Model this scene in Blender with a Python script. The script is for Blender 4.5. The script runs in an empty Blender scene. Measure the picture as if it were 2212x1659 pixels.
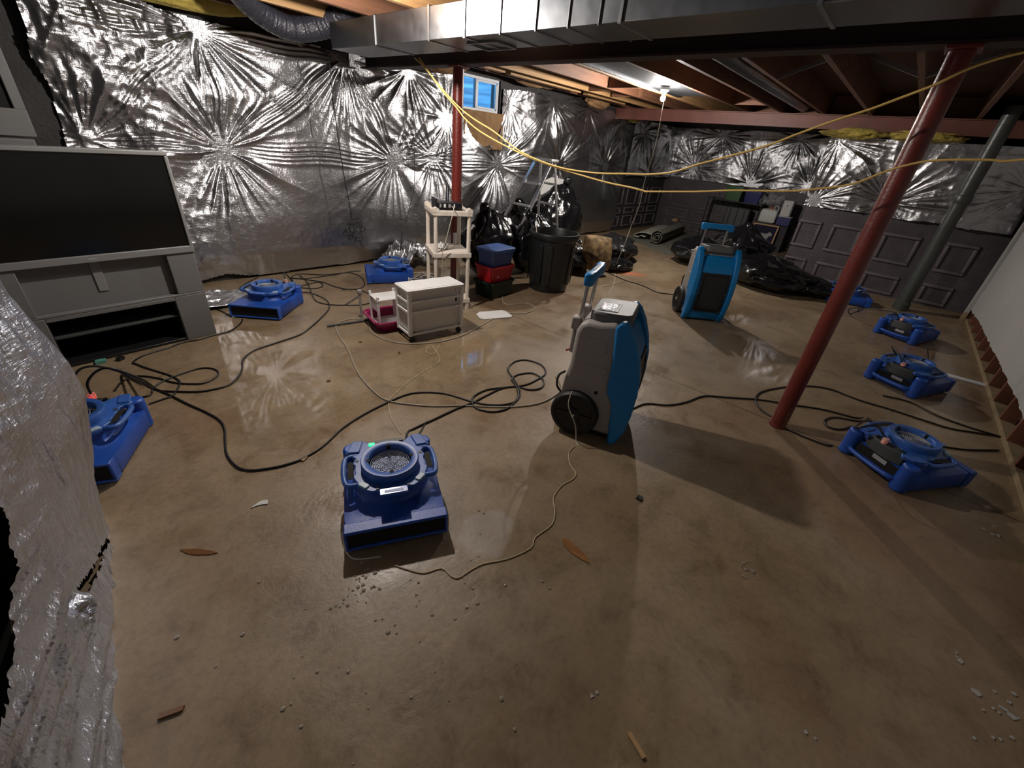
import bpy, bmesh, math, random
import numpy as np
from mathutils import Vector, Matrix

random.seed(7)
SC = bpy.context.scene
COL = SC.collection
PI = math.pi
def R(a): return math.radians(a)

# ------------------------------------------------------------------ camera, world, exposure
cam_d = bpy.data.cameras.new('camera')
cam = bpy.data.objects.new('camera', cam_d)
COL.objects.link(cam)
cam_d.sensor_fit = 'HORIZONTAL'
cam_d.sensor_width = 36.0
cam_d.lens = 36.0 * 899.93 / 2212.0
cam_d.clip_start = 0.02
def camera_matrix(yaw, pitch, roll, pos):
    cy, sy, cp, sp = math.cos(yaw), math.sin(yaw), math.cos(pitch), math.sin(pitch)
    fwd = Vector((cp*cy, cp*sy, -sp)); right = Vector((sy, -cy, 0)); down = fwd.cross(right)
    cr, sr = math.cos(roll), math.sin(roll)
    r = cr*right + sr*down; d = -sr*right + cr*down
    m = Matrix((( r.x, -d.x, -fwd.x, pos[0]), (r.y, -d.y, -fwd.y, pos[1]), (r.z, -d.z, -fwd.z, pos[2]), (0, 0, 0, 1)))
    return m
cam.matrix_world = camera_matrix(R(38.95105589), R(29.93157142), R(-5.76056528), (0, 0, 1.55))
SC.camera = cam

SC.view_settings.view_transform = 'Standard'
SC.view_settings.look = 'None'
SC.view_settings.gamma = 1.0
SC.view_settings.use_curve_mapping = False
SC.view_settings.exposure = 0.34
SC.cycles.max_bounces = 8
SC.cycles.diffuse_bounces = 4
SC.cycles.glossy_bounces = 4
SC.cycles.transmission_bounces = 6
SC.cycles.transparent_max_bounces = 8
SC.cycles.caustics_reflective = True
SC.cycles.sample_clamp_indirect = 3.0
SC.cycles.blur_glossy = 0.6
SC.cycles.use_denoising = True

world = bpy.data.worlds.new('world'); SC.world = world
world.use_nodes = True
bg = world.node_tree.nodes['Background']
bg.inputs['Color'].default_value = (0.16, 0.55, 1.0, 1)
bg.inputs['Strength'].default_value = 13.0

BULB_FAR_W = 105.0      # bare bulb in view, over the far half of the room
BULB_NEAR_W = 84.0     # same fixture on the near side of the duct, just above the frame

# ------------------------------------------------------------------ materials
MATS = {}
def mat(name, col, rough=0.5, metal=0.0, bump=0.0, bscale=40.0, var=0.0, vscale=6.0, coat=0.0, spec=0.5,
        alpha=1.0, trans=0.0, emit=None, estr=0.0, rvar=0.0, stretch=(1, 1, 1), col2=None, bdetail=4.0, bdist=0.02):
    m = bpy.data.materials.new(name); m.use_nodes = True
    nt = m.node_tree; N = nt.nodes; L = nt.links
    p = N['Principled BSDF']
    p.inputs['Base Color'].default_value = (*col, 1)
    p.inputs['Roughness'].default_value = rough
    p.inputs['Metallic'].default_value = metal
    p.inputs['Specular IOR Level'].default_value = spec
    p.inputs['Coat Weight'].default_value = coat
    p.inputs['Coat Roughness'].default_value = 0.08
    p.inputs['Alpha'].default_value = alpha
    p.inputs['Transmission Weight'].default_value = trans
    if emit:
        p.inputs['Emission Color'].default_value = (*emit, 1)
        p.inputs['Emission Strength'].default_value = estr
    if var or bump or rvar:
        tc = N.new('ShaderNodeTexCoord'); mp = N.new('ShaderNodeMapping')
        mp.inputs['Scale'].default_value = stretch
        L.new(tc.outputs['Object'], mp.inputs['Vector'])
    if var or col2:
        n = N.new('ShaderNodeTexNoise'); n.inputs['Scale'].default_value = vscale; n.inputs['Detail'].default_value = 6
        L.new(mp.outputs['Vector'], n.inputs['Vector'])
        mx = N.new('ShaderNodeMix'); mx.data_type = 'RGBA'
        rp = N.new('ShaderNodeValToRGB'); rp.color_ramp.elements[0].position = 0.3; rp.color_ramp.elements[1].position = 0.7
        L.new(n.outputs['Fac'], rp.inputs['Fac'])
        c2 = col2 or tuple(c*(1-var) for c in col)
        mx.inputs['A'].default_value = (*c2, 1); mx.inputs['B'].default_value = (*col, 1)
        L.new(rp.outputs['Color'], mx.inputs['Factor'])
        L.new(mx.outputs['Result'], p.inputs['Base Color'])
        if rvar:
            ma = N.new('ShaderNodeMath'); ma.operation = 'MULTIPLY_ADD'
            ma.inputs[1].default_value = rvar; ma.inputs[2].default_value = rough - rvar/2
            L.new(n.outputs['Fac'], ma.inputs[0]); L.new(ma.outputs[0], p.inputs['Roughness'])
    if bump:
        b = N.new('ShaderNodeTexNoise'); b.inputs['Scale'].default_value = bscale; b.inputs['Detail'].default_value = bdetail
        L.new(mp.outputs['Vector'], b.inputs['Vector'])
        bn = N.new('ShaderNodeBump'); bn.inputs['Strength'].default_value = bump; bn.inputs['Distance'].default_value = bdist
        L.new(b.outputs['Fac'], bn.inputs['Height']); L.new(bn.outputs['Normal'], p.inputs['Normal'])
    MATS[name] = m
    return m

M_BLUE = mat('blue_plastic', (0.016, 0.085, 0.44), 0.38, bump=0.10, bscale=260, var=0.25, vscale=9)
M_BLUE_PALE = mat('scuffed_blue_plastic', (0.040, 0.135, 0.48), 0.36, bump=0.08, bscale=220, var=0.35, vscale=14)
M_BLACK = mat('black_plastic', (0.010, 0.010, 0.011), 0.42)
M_DARK = mat('dark_interior', (0.004, 0.004, 0.004), 0.8)
M_WIRE = mat('grille_wire', (0.33, 0.33, 0.31), 0.5)
M_PANEL = mat('charcoal_panel', (0.055, 0.06, 0.06), 0.5)
M_WHITEPAD = mat('worn_pad', (0.42, 0.55, 0.66), 0.4, var=0.3, vscale=30)
M_BADGE = mat('badge_blue', (0.10, 0.20, 0.60), 0.16)
M_LABEL = mat('grey_label', (0.34, 0.34, 0.36), 0.5)
M_LED_OFF = mat('unlit_switch', (0.004, 0.020, 0.012), 0.3)
M_GREEN_LED = mat('green_switch', (0.02, 0.35, 0.16), 0.3, emit=(0.02, 0.9, 0.40), estr=0.8)
M_RED_LED = mat('lit_plug', (0.7, 0.18, 0.14), 0.25, emit=(1.0, 0.10, 0.07), estr=1.1)
M_PINK_LED = mat('faint_lit_plug', (0.60, 0.30, 0.26), 0.3, emit=(1.0, 0.25, 0.18), estr=0.12)
M_PLUGCLEAR = mat('clear_plug', (0.66, 0.52, 0.48), 0.25, trans=0.4, emit=(1.0, 0.3, 0.2), estr=0.02)
M_AZURE = mat('azure_plastic', (0.004, 0.190, 0.50), 0.42, bump=0.06, bscale=300)
M_GREYSHELL = mat('grey_shell', (0.33, 0.305, 0.28), 0.5, bump=0.08, bscale=280)
M_GREYDECK = mat('grey_deck', (0.14, 0.14, 0.14), 0.5, bump=0.05, bscale=250, var=0.2, vscale=40)
M_DISPLAY = mat('display_film', (0.85, 0.86, 0.9), 0.12, metal=0.9, bump=0.5, bscale=60)
M_STEEL = mat('chrome', (0.62, 0.61, 0.58), 0.25, metal=1.0)
M_RUBBER = mat('black_rubber', (0.012, 0.012, 0.012), 0.55)
M_COIL = mat('coil_fins', (0.045, 0.045, 0.045), 0.5, metal=0.3, bump=0.6, bscale=90, stretch=(1, 1, 6))
M_WHITEPL = mat('white_plastic', (0.82, 0.81, 0.80), 0.42, var=0.10, vscale=8)
M_SHELF = mat('cream_plastic', (0.80, 0.75, 0.69), 0.45, var=0.30, vscale=5, stretch=(6, 6, 0.6), col2=(0.66, 0.56, 0.45))
M_CLEAR = mat('frosted_drawer', (0.82, 0.80, 0.77), 0.35, alpha=0.62, bump=0.1, bscale=30)
M_MAGENTA = mat('magenta_plastic', (0.27, 0.008, 0.075), 0.3)
M_TOTEBLUE = mat('navy_tote', (0.028, 0.065, 0.22), 0.4)
M_TOTELID = mat('blue_tote_lid', (0.055, 0.115, 0.33), 0.4)
M_TOTERED = mat('red_tote', (0.40, 0.010, 0.018), 0.35)
M_TOTEGREEN = mat('green_tote', (0.006, 0.022, 0.018), 0.4)
M_CAN = mat('black_can', (0.010, 0.011, 0.011), 0.38, bump=0.1, bscale=120)
M_BAG = mat('black_bag_film', (0.006, 0.006, 0.007), 0.20, bump=0.45, bscale=9, bdist=0.03, bdetail=5)
M_BAGMATT = mat('black_bag_matt', (0.012, 0.012, 0.013), 0.34, bump=0.6, bscale=9, bdist=0.03)
M_ALU = mat('aluminium', (0.60, 0.60, 0.60), 0.4, metal=0.85)
M_PAPER = mat('white_paper', (0.62, 0.61, 0.59), 0.7)
M_CUSHION = mat('brown_print', (0.34, 0.22, 0.095), 0.8, var=0.9, vscale=13, col2=(0.030, 0.010, 0.005))
M_CARPET = mat('grey_carpet', (0.16, 0.155, 0.12), 0.95, bump=0.5, bscale=180, var=0.25, vscale=12)
M_CARPETBACK = mat('carpet_backing', (0.36, 0.35, 0.29), 0.9, bump=0.3, bscale=150)
M_TVFRAME = mat('silver_grey_plastic', (0.205, 0.205, 0.205), 0.45, bump=0.05, bscale=300)
M_TVBODY = mat('grey_cabinet', (0.150, 0.150, 0.148), 0.5, bump=0.05, bscale=300)
M_SCREEN = mat('dark_screen', (0.006, 0.006, 0.006), 0.13)
M_GLASSDARK = mat('smoked_glass', (0.006, 0.006, 0.006), 0.06, alpha=0.55)
M_CORD = mat('black_cord', (0.009, 0.009, 0.010), 0.4)
M_BEIGE = mat('beige_cable', (0.36, 0.32, 0.25), 0.5)
M_WHITECORD = mat('white_cord', (0.62, 0.57, 0.48), 0.5)
M_TAN = mat('tan_string', (0.52, 0.42, 0.27), 0.6)
M_YELLOW = mat('yellow_cord', (0.80, 0.54, 0.17), 0.45)
M_REDSTEEL = mat('red_primer_steel', (0.155, 0.020, 0.013), 0.36, bump=0.12, bscale=60, var=0.25, vscale=7)
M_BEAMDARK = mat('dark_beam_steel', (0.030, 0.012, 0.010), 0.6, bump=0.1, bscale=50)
M_REDBEAM = mat('red_beam_steel', (0.150, 0.050, 0.036), 0.55, bump=0.1, bscale=50, var=0.3, vscale=5)
M_GALV = mat('galvanised', (0.21, 0.22, 0.235), 0.36, metal=1.0, bump=0.03, bscale=6, var=0.10, vscale=14, rvar=0.14, stretch=(1, 1, 1))
M_GALVEDGE = mat('galvanised_cleat', (0.42, 0.43, 0.44), 0.32, metal=1.0)
M_FLEX = mat('flex_duct_skin', (0.026, 0.026, 0.034), 0.24, bump=0.5, bscale=60)
M_WOODRED = mat('stained_joist', (0.165, 0.068, 0.032), 0.7, bump=0.2, bscale=12, var=0.45, vscale=4, stretch=(0.6, 9, 9))
M_WOODPALE = mat('pale_lumber', (0.42, 0.24, 0.10), 0.65, bump=0.2, bscale=12, var=0.35, vscale=4, stretch=(0.6, 9, 9))
M_PLY = mat('subfloor', (0.10, 0.045, 0.022), 0.8, var=0.4, vscale=3)
M_STUD = mat('stud_wood', (0.20, 0.072, 0.042), 0.7, var=0.4, vscale=5, stretch=(6, 6, 0.8))
M_PLATE = mat('plate_wood', (0.30, 0.22, 0.12), 0.8, var=0.4, vscale=7)
M_DRYWALL = mat('drywall', (0.42, 0.41, 0.39), 0.85, bump=0.05, bscale=60, var=0.06, vscale=3)
M_PIPE = mat('dark_pipe', (0.055, 0.062, 0.058), 0.34, bump=0.15, bscale=70)
M_YINSUL = mat('yellow_fibreglass', (0.46, 0.35, 0.075), 0.95, bump=0.9, bscale=26, var=0.35, vscale=9)
M_KRAFT = mat('kraft_facing', (0.30, 0.17, 0.075), 0.8, bump=0.4, bscale=25, var=0.3, vscale=10)
M_CONC = mat('painted_concrete', (0.082, 0.066, 0.074), 0.5, bump=0.25, bscale=40, var=0.35, vscale=5)
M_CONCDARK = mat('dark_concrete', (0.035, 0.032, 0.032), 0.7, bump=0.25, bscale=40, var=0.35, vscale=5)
M_MOULD = mat('moulded_concrete', (0.135, 0.112, 0.122), 0.42, bump=0.2, bscale=60, var=0.2, vscale=9)
M_VINYL = mat('white_vinyl', (0.62, 0.64, 0.68), 0.4)
M_GLASS = mat('window_glass', (0.9, 0.95, 1.0), 0.02, trans=1.0, spec=0.3)
M_WELL = mat('window_well_steel', (0.55, 0.62, 0.70), 0.5, bump=0.1, bscale=20)
M_PORCELAIN = mat('porcelain', (0.8, 0.79, 0.77), 0.25)
M_WOODFRAME = mat('oak_frame', (0.40, 0.21, 0.085), 0.5)
M_NAVY = mat('navy_print', (0.010, 0.009, 0.030), 0.7, spec=0.2)
M_FUR = mat('grey_print', (0.24, 0.23, 0.22), 0.5, var=0.4, vscale=25)
M_JUG = mat('milky_plastic', (0.52, 0.53, 0.50), 0.45)
M_ORANGE = mat('orange_cap', (0.62, 0.10, 0.02), 0.45)
M_GREENBIN = mat('green_bin', (0.035, 0.095, 0.035), 0.45)
M_BLUEBOX = mat('deep_blue_box', (0.012, 0.014, 0.12), 0.4)
M_POLY = mat('clear_poly', (0.85, 0.85, 0.9), 0.12, alpha=0.10, bump=0.7, bscale=8)
M_CHIP = mat('wood_chip', (0.42, 0.26, 0.12), 0.7)
M_LEAF = mat('wet_brown_leaf', (0.16, 0.065, 0.018), 0.35)
M_DROP = mat('water', (0.33, 0.28, 0.22), 0.02, spec=1.0, coat=1.0)
M_TEAL = mat('pale_teal', (0.10, 0.30, 0.24), 0.6)

def foil_material(name, tint=(0.48, 0.48, 0.50), rough=0.31, woven=0.45, crinkle=0.26):
    m = bpy.data.materials.new(name); m.use_nodes = True
    nt = m.node_tree; N = nt.nodes; L = nt.links; p = N['Principled BSDF']
    p.inputs['Base Color'].default_value = (*tint, 1)
    p.inputs['Metallic'].default_value = 1.0; p.inputs['Roughness'].default_value = rough
    tc = N.new('ShaderNodeTexCoord')
    # woven scrim: fine horizontal and vertical threads
    mp = N.new('ShaderNodeMapping'); mp.inputs['Scale'].default_value = (25, 25, 150)
    L.new(tc.outputs['Object'], mp.inputs['Vector'])
    n1 = N.new('ShaderNodeTexNoise'); n1.inputs['Scale'].default_value = 1.0; n1.inputs['Detail'].default_value = 2
    L.new(mp.outputs['Vector'], n1.inputs['Vector'])
    mp2 = N.new('ShaderNodeMapping'); mp2.inputs['Scale'].default_value = (150, 150, 25)
    L.new(tc.outputs['Object'], mp2.inputs['Vector'])
    n2 = N.new('ShaderNodeTexNoise'); n2.inputs['Scale'].default_value = 1.0; n2.inputs['Detail'].default_value = 2
    L.new(mp2.outputs['Vector'], n2.inputs['Vector'])
    ad = N.new('ShaderNodeMath'); ad.operation = 'ADD'
    L.new(n1.outputs['Fac'], ad.inputs[0]); L.new(n2.outputs['Fac'], ad.inputs[1])
    b1 = N.new('ShaderNodeBump'); b1.inputs['Strength'].default_value = woven; b1.inputs['Distance'].default_value = 0.004
    L.new(ad.outputs[0], b1.inputs['Height'])
    n3 = N.new('ShaderNodeTexNoise'); n3.inputs['Scale'].default_value = 17; n3.inputs['Detail'].default_value = 5; n3.inputs['Distortion'].default_value = 0.8
    L.new(tc.outputs['Object'], n3.inputs['Vector'])
    b2 = N.new('ShaderNodeBump'); b2.inputs['Strength'].default_value = crinkle; b2.inputs['Distance'].default_value = 0.012
    L.new(n3.outputs['Fac'], b2.inputs['Height']); L.new(b1.outputs['Normal'], b2.inputs['Normal'])
    L.new(b2.outputs['Normal'], p.inputs['Normal'])
    n4 = N.new('ShaderNodeTexNoise'); n4.inputs['Scale'].default_value = 2.5
    L.new(tc.outputs['Object'], n4.inputs['Vector'])
    ma = N.new('ShaderNodeMath'); ma.operation = 'MULTIPLY_ADD'; ma.inputs[1].default_value = 0.16; ma.inputs[2].default_value = rough - 0.08
    L.new(n4.outputs['Fac'], ma.inputs[0]); L.new(ma.outputs[0], p.inputs['Roughness'])
    return m
M_FOIL = foil_material('foil_scrim')
M_FOIL_NEAR = foil_material('foil_scrim_dull', (0.59, 0.62, 0.71), 0.34, 0.55, 0.55)

def floor_material():
    m = bpy.data.materials.new('wet_concrete'); m.use_nodes = True
    nt = m.node_tree; N = nt.nodes; L = nt.links; p = N['Principled BSDF']
    tc = N.new('ShaderNodeTexCoord')
    def noise(scale, detail=6, dist=0.0, rough=0.55):
        n = N.new('ShaderNodeTexNoise'); n.inputs['Scale'].default_value = scale
        n.inputs['Detail'].default_value = detail; n.inputs['Distortion'].default_value = dist; n.inputs['Roughness'].default_value = rough
        L.new(tc.outputs['Object'], n.inputs['Vector']); return n
    def ramp(src, stops):
        r = N.new('ShaderNodeValToRGB'); e = r.color_ramp.elements
        e[0].position, e[0].color = stops[0][0], (*stops[0][1], 1)
        e[1].position, e[1].color = stops[-1][0], (*stops[-1][1], 1)
        for pos, c in stops[1:-1]:
            k = e.new(pos); k.color = (*c, 1)
        L.new(src, r.inputs['Fac']); return r
    def mixc(fac, a, b, blend='MIX', f=None):
        x = N.new('ShaderNodeMix'); x.data_type = 'RGBA'; x.blend_type = blend
        if fac is not None: L.new(fac, x.inputs['Factor'])
        if f is not None: x.inputs['Factor'].default_value = f
        if isinstance(a, tuple): x.inputs['A'].default_value = (*a, 1)
        else: L.new(a, x.inputs['A'])
        if isinstance(b, tuple): x.inputs['B'].default_value = (*b, 1)
        else: L.new(b, x.inputs['B'])
        return x.outputs['Result']
    def math_(op, a, b=None):
        x = N.new('ShaderNodeMath'); x.operation = op
        for i, v in enumerate((a, b)):
            if v is None: continue
            if isinstance(v, (int, float)): x.inputs[i].default_value = v
            else: L.new(v, x.inputs[i])
        return x.outputs[0]
    n1 = noise(1.3, 7, 0.2); n2 = noise(6.5, 9, 0.45, 0.68); n3 = noise(42, 3); n4 = noise(0.55, 4)
    base = ramp(n1.outputs['Fac'], [(0.30, (0.205, 0.145, 0.086)), (0.48, (0.250, 0.184, 0.113)), (0.62, (0.280, 0.210, 0.134)), (0.74, (0.315, 0.247, 0.168))])
    mud = ramp(n2.outputs['Fac'], [(0.30, (0.66, 0.61, 0.57)), (0.48, (1, 1, 1)), (0.66, (1.16, 1.15, 1.14))])
    c = mixc(None, base.outputs['Color'], mud.outputs['Color'], 'MULTIPLY', 0.85)
    sp = ramp(n3.outputs['Fac'], [(0.30, (0.82, 0.80, 0.78)), (0.55, (1.04, 1.04, 1.04))])
    c = mixc(None, c, sp.outputs['Color'], 'MULTIPLY', 0.7)
    # rust-red tint in broad patches
    red = ramp(n4.outputs['Fac'], [(0.52, (0, 0, 0)), (0.68, (1, 1, 1))])
    rf = math_('MULTIPLY', red.outputs['Color'], 0.35)
    c = mixc(rf, c, (0.20, 0.095, 0.060))
    # named stains of the slab: a pale patch, a red-orange spray mark, a saw-cut joint
    sep = N.new('ShaderNodeSeparateXYZ'); L.new(tc.outputs['Object'], sep.inputs['Vector'])
    def blob(cx, cy, rx, ry, ang=0.0, soft=0.5, warp=0.5):
        dx = math_('SUBTRACT', sep.outputs['X'], cx); dy = math_('SUBTRACT', sep.outputs['Y'], cy)
        ca, sa = math.cos(ang), math.sin(ang)
        u = math_('DIVIDE', math_('ADD', math_('MULTIPLY', dx, ca), math_('MULTIPLY', dy, sa)), rx)
        v = math_('DIVIDE', math_('SUBTRACT', math_('MULTIPLY', dy, ca), math_('MULTIPLY', dx, sa)), ry)
        r2 = math_('ADD', math_('MULTIPLY', u, u), math_('MULTIPLY', v, v))
        r2 = math_('ADD', r2, math_('MULTIPLY', math_('SUBTRACT', n2.outputs['Fac'], 0.5), warp*4))
        x = N.new('ShaderNodeMapRange'); x.inputs['From Min'].default_value = 1.0; x.inputs['From Max'].default_value = 1.0 - soft
        L.new(r2, x.inputs['Value']); return x.outputs['Result']
    c = mixc(math_('MULTIPLY', blob(0.98, 0.86, 0.17, 0.13, 0.4), 0.45), c, (0.42, 0.37, 0.34))
    c = mixc(math_('MULTIPLY', blob(5.95, 2.78, 0.34, 0.13, -0.9, 0.9, 0.7), 0.75), c, (0.62, 0.16, 0.08))
    c = mixc(math_('MULTIPLY', blob(2.55, 1.9, 0.5, 0.4, 0.3, 0.8), 0.25), c, (0.40, 0.36, 0.34))
    c = mixc(math_('MULTIPLY', blob(3.9, 0.75, 0.7, 0.5, 0.3, 0.8), 0.3), c, (0.34, 0.31, 0.28))
    jl = math_('ABSOLUTE', math_('SUBTRACT', sep.outputs['X'], 3.155))
    jx = N.new('ShaderNodeMapRange'); jx.inputs['From Min'].default_value = 0.009; jx.inputs['From Max'].default_value = 0.004
    L.new(jl, jx.inputs['Value'])
    c = mixc(math_('MULTIPLY', jx.outputs['Result'], 0.8), c, (0.07, 0.05, 0.035))
    jl2 = math_('ABSOLUTE', math_('SUBTRACT', sep.outputs['Y'], math_('ADD', math_('MULTIPLY', sep.outputs['X'], 0.0), 2.0)))
    # wet film: smooth where water stands, damp elsewhere
    wet = None
    for b in ((0.85, 2.75, 0.75, 0.95, 0.0), (0.95, 3.75, 0.6, 0.5, 0.2), (2.15, 2.25, 0.55, 0.45, 0.4), (4.2, 0.55, 0.85, 0.42, 0.5),
              (5.35, 1.05, 0.5, 0.4, 0.3), (2.9, 4.4, 1.0, 0.4, 0.0), (5.3, -0.75, 1.6, 0.25, 0.0)):
        k = blob(*b, soft=0.7, warp=0.35)
        wet = k if wet is None else math_('MAXIMUM', wet, k)
    n5 = noise(2.2, 5, 0.3)
    damp = ramp(n5.outputs['Fac'], [(0.45, (0, 0, 0)), (0.66, (1, 1, 1))])
    rgh = math_('ADD', 0.47, math_('MULTIPLY', damp.outputs['Color'], -0.22))
    rgh = math_('ADD', rgh, math_('MULTIPLY', math_('SUBTRACT', n2.outputs['Fac'], 0.5), 0.25))
    mxr = N.new('ShaderNodeMix'); mxr.data_type = 'FLOAT'
    L.new(wet, mxr.inputs['Factor']); L.new(rgh, mxr.inputs['A']); mxr.inputs['B'].default_value = 0.035
    L.new(mxr.outputs['Result'], p.inputs['Roughness'])
    p.inputs['Specular IOR Level'].default_value = 0.5
    L.new(c, p.inputs['Base Color'])
    hb = math_('ADD', math_('MULTIPLY', n2.outputs['Fac'], 1.0), math_('MULTIPLY', n3.outputs['Fac'], 0.25))
    bn = N.new('ShaderNodeBump'); bn.inputs['Distance'].default_value = 0.012
    st = math_('MULTIPLY', math_('SUBTRACT', 1.0, wet), 0.28); st = math_('ADD', st, 0.012)
    L.new(st, bn.inputs['Strength']); L.new(hb, bn.inputs['Height']); L.new(bn.outputs['Normal'], p.inputs['Normal'])
    return m
M_FLOOR = floor_material()

# ------------------------------------------------------------------ mesh helpers
class MB:
    def __init__(s): s.v = []; s.f = []
    def add(s, vs, fs, M=None):
        o = len(s.v)
        if M is not None: vs = [tuple(M @ Vector(v)) for v in vs]
        s.v += [tuple(v) for v in vs]; s.f += [tuple(i + o for i in f) for f in fs]; return s
    def box(s, c, d, M=None, rz=0.0):
        x, y, z = d[0]/2, d[1]/2, d[2]/2
        vs = [(-x,-y,-z),(x,-y,-z),(x,y,-z),(-x,y,-z),(-x,-y,z),(x,-y,z),(x,y,z),(-x,y,z)]
        T = Matrix.Translation(c) @ Matrix.Rotation(rz, 4, 'Z')
        if M is not None: T = M @ T
        return s.add(vs, [(3,2,1,0),(4,5,6,7),(0,1,5,4),(1,2,6,5),(2,3,7,6),(3,0,4,7)], T)
    def rings(s, rings, cap0=True, cap1=True, closed=True, M=None):
        n = len(rings[0]); vs = [p for r in rings for p in r]; fs = []
        for i in range(len(rings)-1):
            for j in range(n if closed else n-1):
                k = (j+1) % n
                fs.append((i*n+j, i*n+k, (i+1)*n+k, (i+1)*n+j))
        if cap0: fs.append(tuple(range(n-1, -1, -1)))
        if cap1: fs.append(tuple((len(rings)-1)*n + j for j in range(n)))
        return s.add(vs, fs, M)
    def cyl(s, a, b, r0, r1=None, n=16, M=None, caps=True):
        r1 = r0 if r1 is None else r1
        a, b = Vector(a), Vector(b); d = (b-a).normalized()
        u = d.orthogonal().normalized(); w = d.cross(u)
        ring = lambda c, r: [tuple(c + r*(math.cos(2*PI*i/n)*u + math.sin(2*PI*i/n)*w)) for i in range(n)]
        return s.rings([ring(a, r0), ring(b, r1)], caps, caps, True, M)
    def tube(s, pts, r, n=8, closed=False, M=None, caps=True):
        P = [Vector(p) for p in pts]; m = len(P); rings = []
        up = Vector((0, 0, 1)); prev = None
        for i in range(m):
            if closed: d = P[(i+1) % m] - P[i-1]
            else: d = P[min(i+1, m-1)] - P[max(i-1, 0)]
            if d.length < 1e-9: d = Vector((1, 0, 0))
            d.normalize()
            if prev is None:
                u = d.cross(up)
                if u.length < 1e-3: u = d.orthogonal()
            else:
                u = prev - d*prev.dot(d)
                if u.length < 1e-6: u = d.orthogonal()
            u.normalize(); prev = u; w = d.cross(u)
            rr = r[i] if isinstance(r, (list, tuple)) else r
            rings.append([tuple(P[i] + rr*(math.cos(2*PI*k/n)*u + math.sin(2*PI*k/n)*w)) for k in range(n)])
        if closed: rings.append(rings[0]); return s.rings(rings, False, False, True, M)
        return s.rings(rings, caps, caps, True, M)
    def lathe(s, prof, n=32, c=(0, 0, 0), M=None, cap0=False, cap1=False):
        rings = [[(c[0]+r*math.cos(2*PI*i/n), c[1]+r*math.sin(2*PI*i/n), c[2]+z) for i in range(n)] for r, z in prof]
        return s.rings(rings, cap0, cap1, True, M)
    def prism(s, poly, z0, z1, M=None):
        return s.rings([[(x, y, z0) for x, y in poly], [(x, y, z1) for x, y in poly]], True, True, True, M)
    def mesh(s, name):
        me = bpy.data.meshes.new(name); me.from_pydata(s.v, [], s.f)
        bm = bmesh.new(); bm.from_mesh(me)
        bmesh.ops.recalc_face_normals(bm, faces=bm.faces); bm.to_mesh(me); bm.free()
        return me

def link(o, parent=None):
    COL.objects.link(o)
    if parent is not None: o.parent = parent
    return o
def finish(me, m, smooth=True, ang=38):
    if m is not None: me.materials.append(m)
    if smooth:
        me.polygons.foreach_set('use_smooth', [True]*len(me.polygons))
        me.set_sharp_from_angle(angle=R(ang))
    me.update()
def obj(name, mb, m, parent=None, bevel=0.0, smooth=True, loc=None, rot=None, segs=2, ang=38):
    me = mb.mesh(name) if isinstance(mb, MB) else mb
    finish(me, m, smooth, ang)
    o = bpy.data.objects.new(name, me)
    if loc is not None: o.location = loc
    if rot is not None: o.rotation_euler = rot
    link(o, parent)
    if bevel:
        b = o.modifiers.new('bevel', 'BEVEL'); b.width = bevel; b.segments = segs; b.limit_method = 'ANGLE'; b.angle_limit = R(35)
        b.use_clamp_overlap = True
    return o
def tag(o, label, cat, group=None, kind=None):
    o['label'] = label; o['category'] = cat
    if group: o['group'] = group
    if kind: o['kind'] = kind
    return o
def thing(name, label, cat, loc=(0, 0, 0), rz=0.0, group=None):
    o = bpy.data.objects.new(name, None); o.location = loc; o.rotation_euler = (0, 0, rz); o.empty_display_size = 0.1
    link(o); return tag(o, label, cat, group)
def struct(name, mb, m, parent=None, bevel=0.0, smooth=False):
    o = obj(name, mb, m, parent, bevel, smooth)
    if parent is None: o['kind'] = 'structure'
    return o
def copy_tree(o, parent=None):
    c = o.copy(); COL.objects.link(c)
    if parent is not None: c.parent = parent
    for ch in list(o.children): copy_tree(ch, c)
    return c
def spline(pts, k=5, closed=False):
    P = [Vector(p) for p in pts]; n = len(P); out = []
    for i in range(n if closed else n-1):
        a, b = P[i], P[(i+1) % n]
        p0 = P[i-1] if (closed or i > 0) else a*2-b
        p3 = P[(i+2) % n] if (closed or i+2 < n) else b*2-a
        for j in range(k):
            t = j/k
            out.append(tuple(0.5*((2*a) + (b-p0)*t + (2*p0-5*a+4*b-p3)*t*t + (3*a-p0-3*b+p3)*t**3)))
    if not closed: out.append(tuple(P[-1]))
    return out
# value noise on arrays
def hash2(ix, iy, seed):
    h = (ix.astype(np.int64)*374761393 + iy.astype(np.int64)*668265263 + seed*974634777) & 0x7fffffff
    h = ((h ^ (h >> 13))*1274126177) & 0x7fffffff
    return ((h ^ (h >> 16)) & 0xffff)/65535.0
def vnoise(x, y, seed=0):
    ix, iy = np.floor(x), np.floor(y); fx, fy = x-ix, y-iy
    u = fx*fx*fx*(fx*(fx*6-15)+10); v = fy*fy*fy*(fy*(fy*6-15)+10)
    a = hash2(ix, iy, seed); b = hash2(ix+1, iy, seed); c = hash2(ix, iy+1, seed); d = hash2(ix+1, iy+1, seed)
    return (a*(1-u)+b*u)*(1-v)+(c*(1-u)+d*u)*v - 0.5
def fbm(x, y, seed=0, o=4, gain=0.5):
    t = np.zeros_like(x); a = 1.0
    for i in range(o):
        t += a*vnoise(x, y, seed+i*17); x = x*2.03+3.1; y = y*2.03-1.7; a *= gain
    return t
def ridge(x, y, seed=0, o=3):
    t = np.zeros_like(x); a = 1.0
    for i in range(o):
        t += a*(0.5-np.abs(2*vnoise(x, y, seed+i*13))); x = x*2.1+1.3; y = y*2.1+4.4; a *= 0.5
    return t
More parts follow.
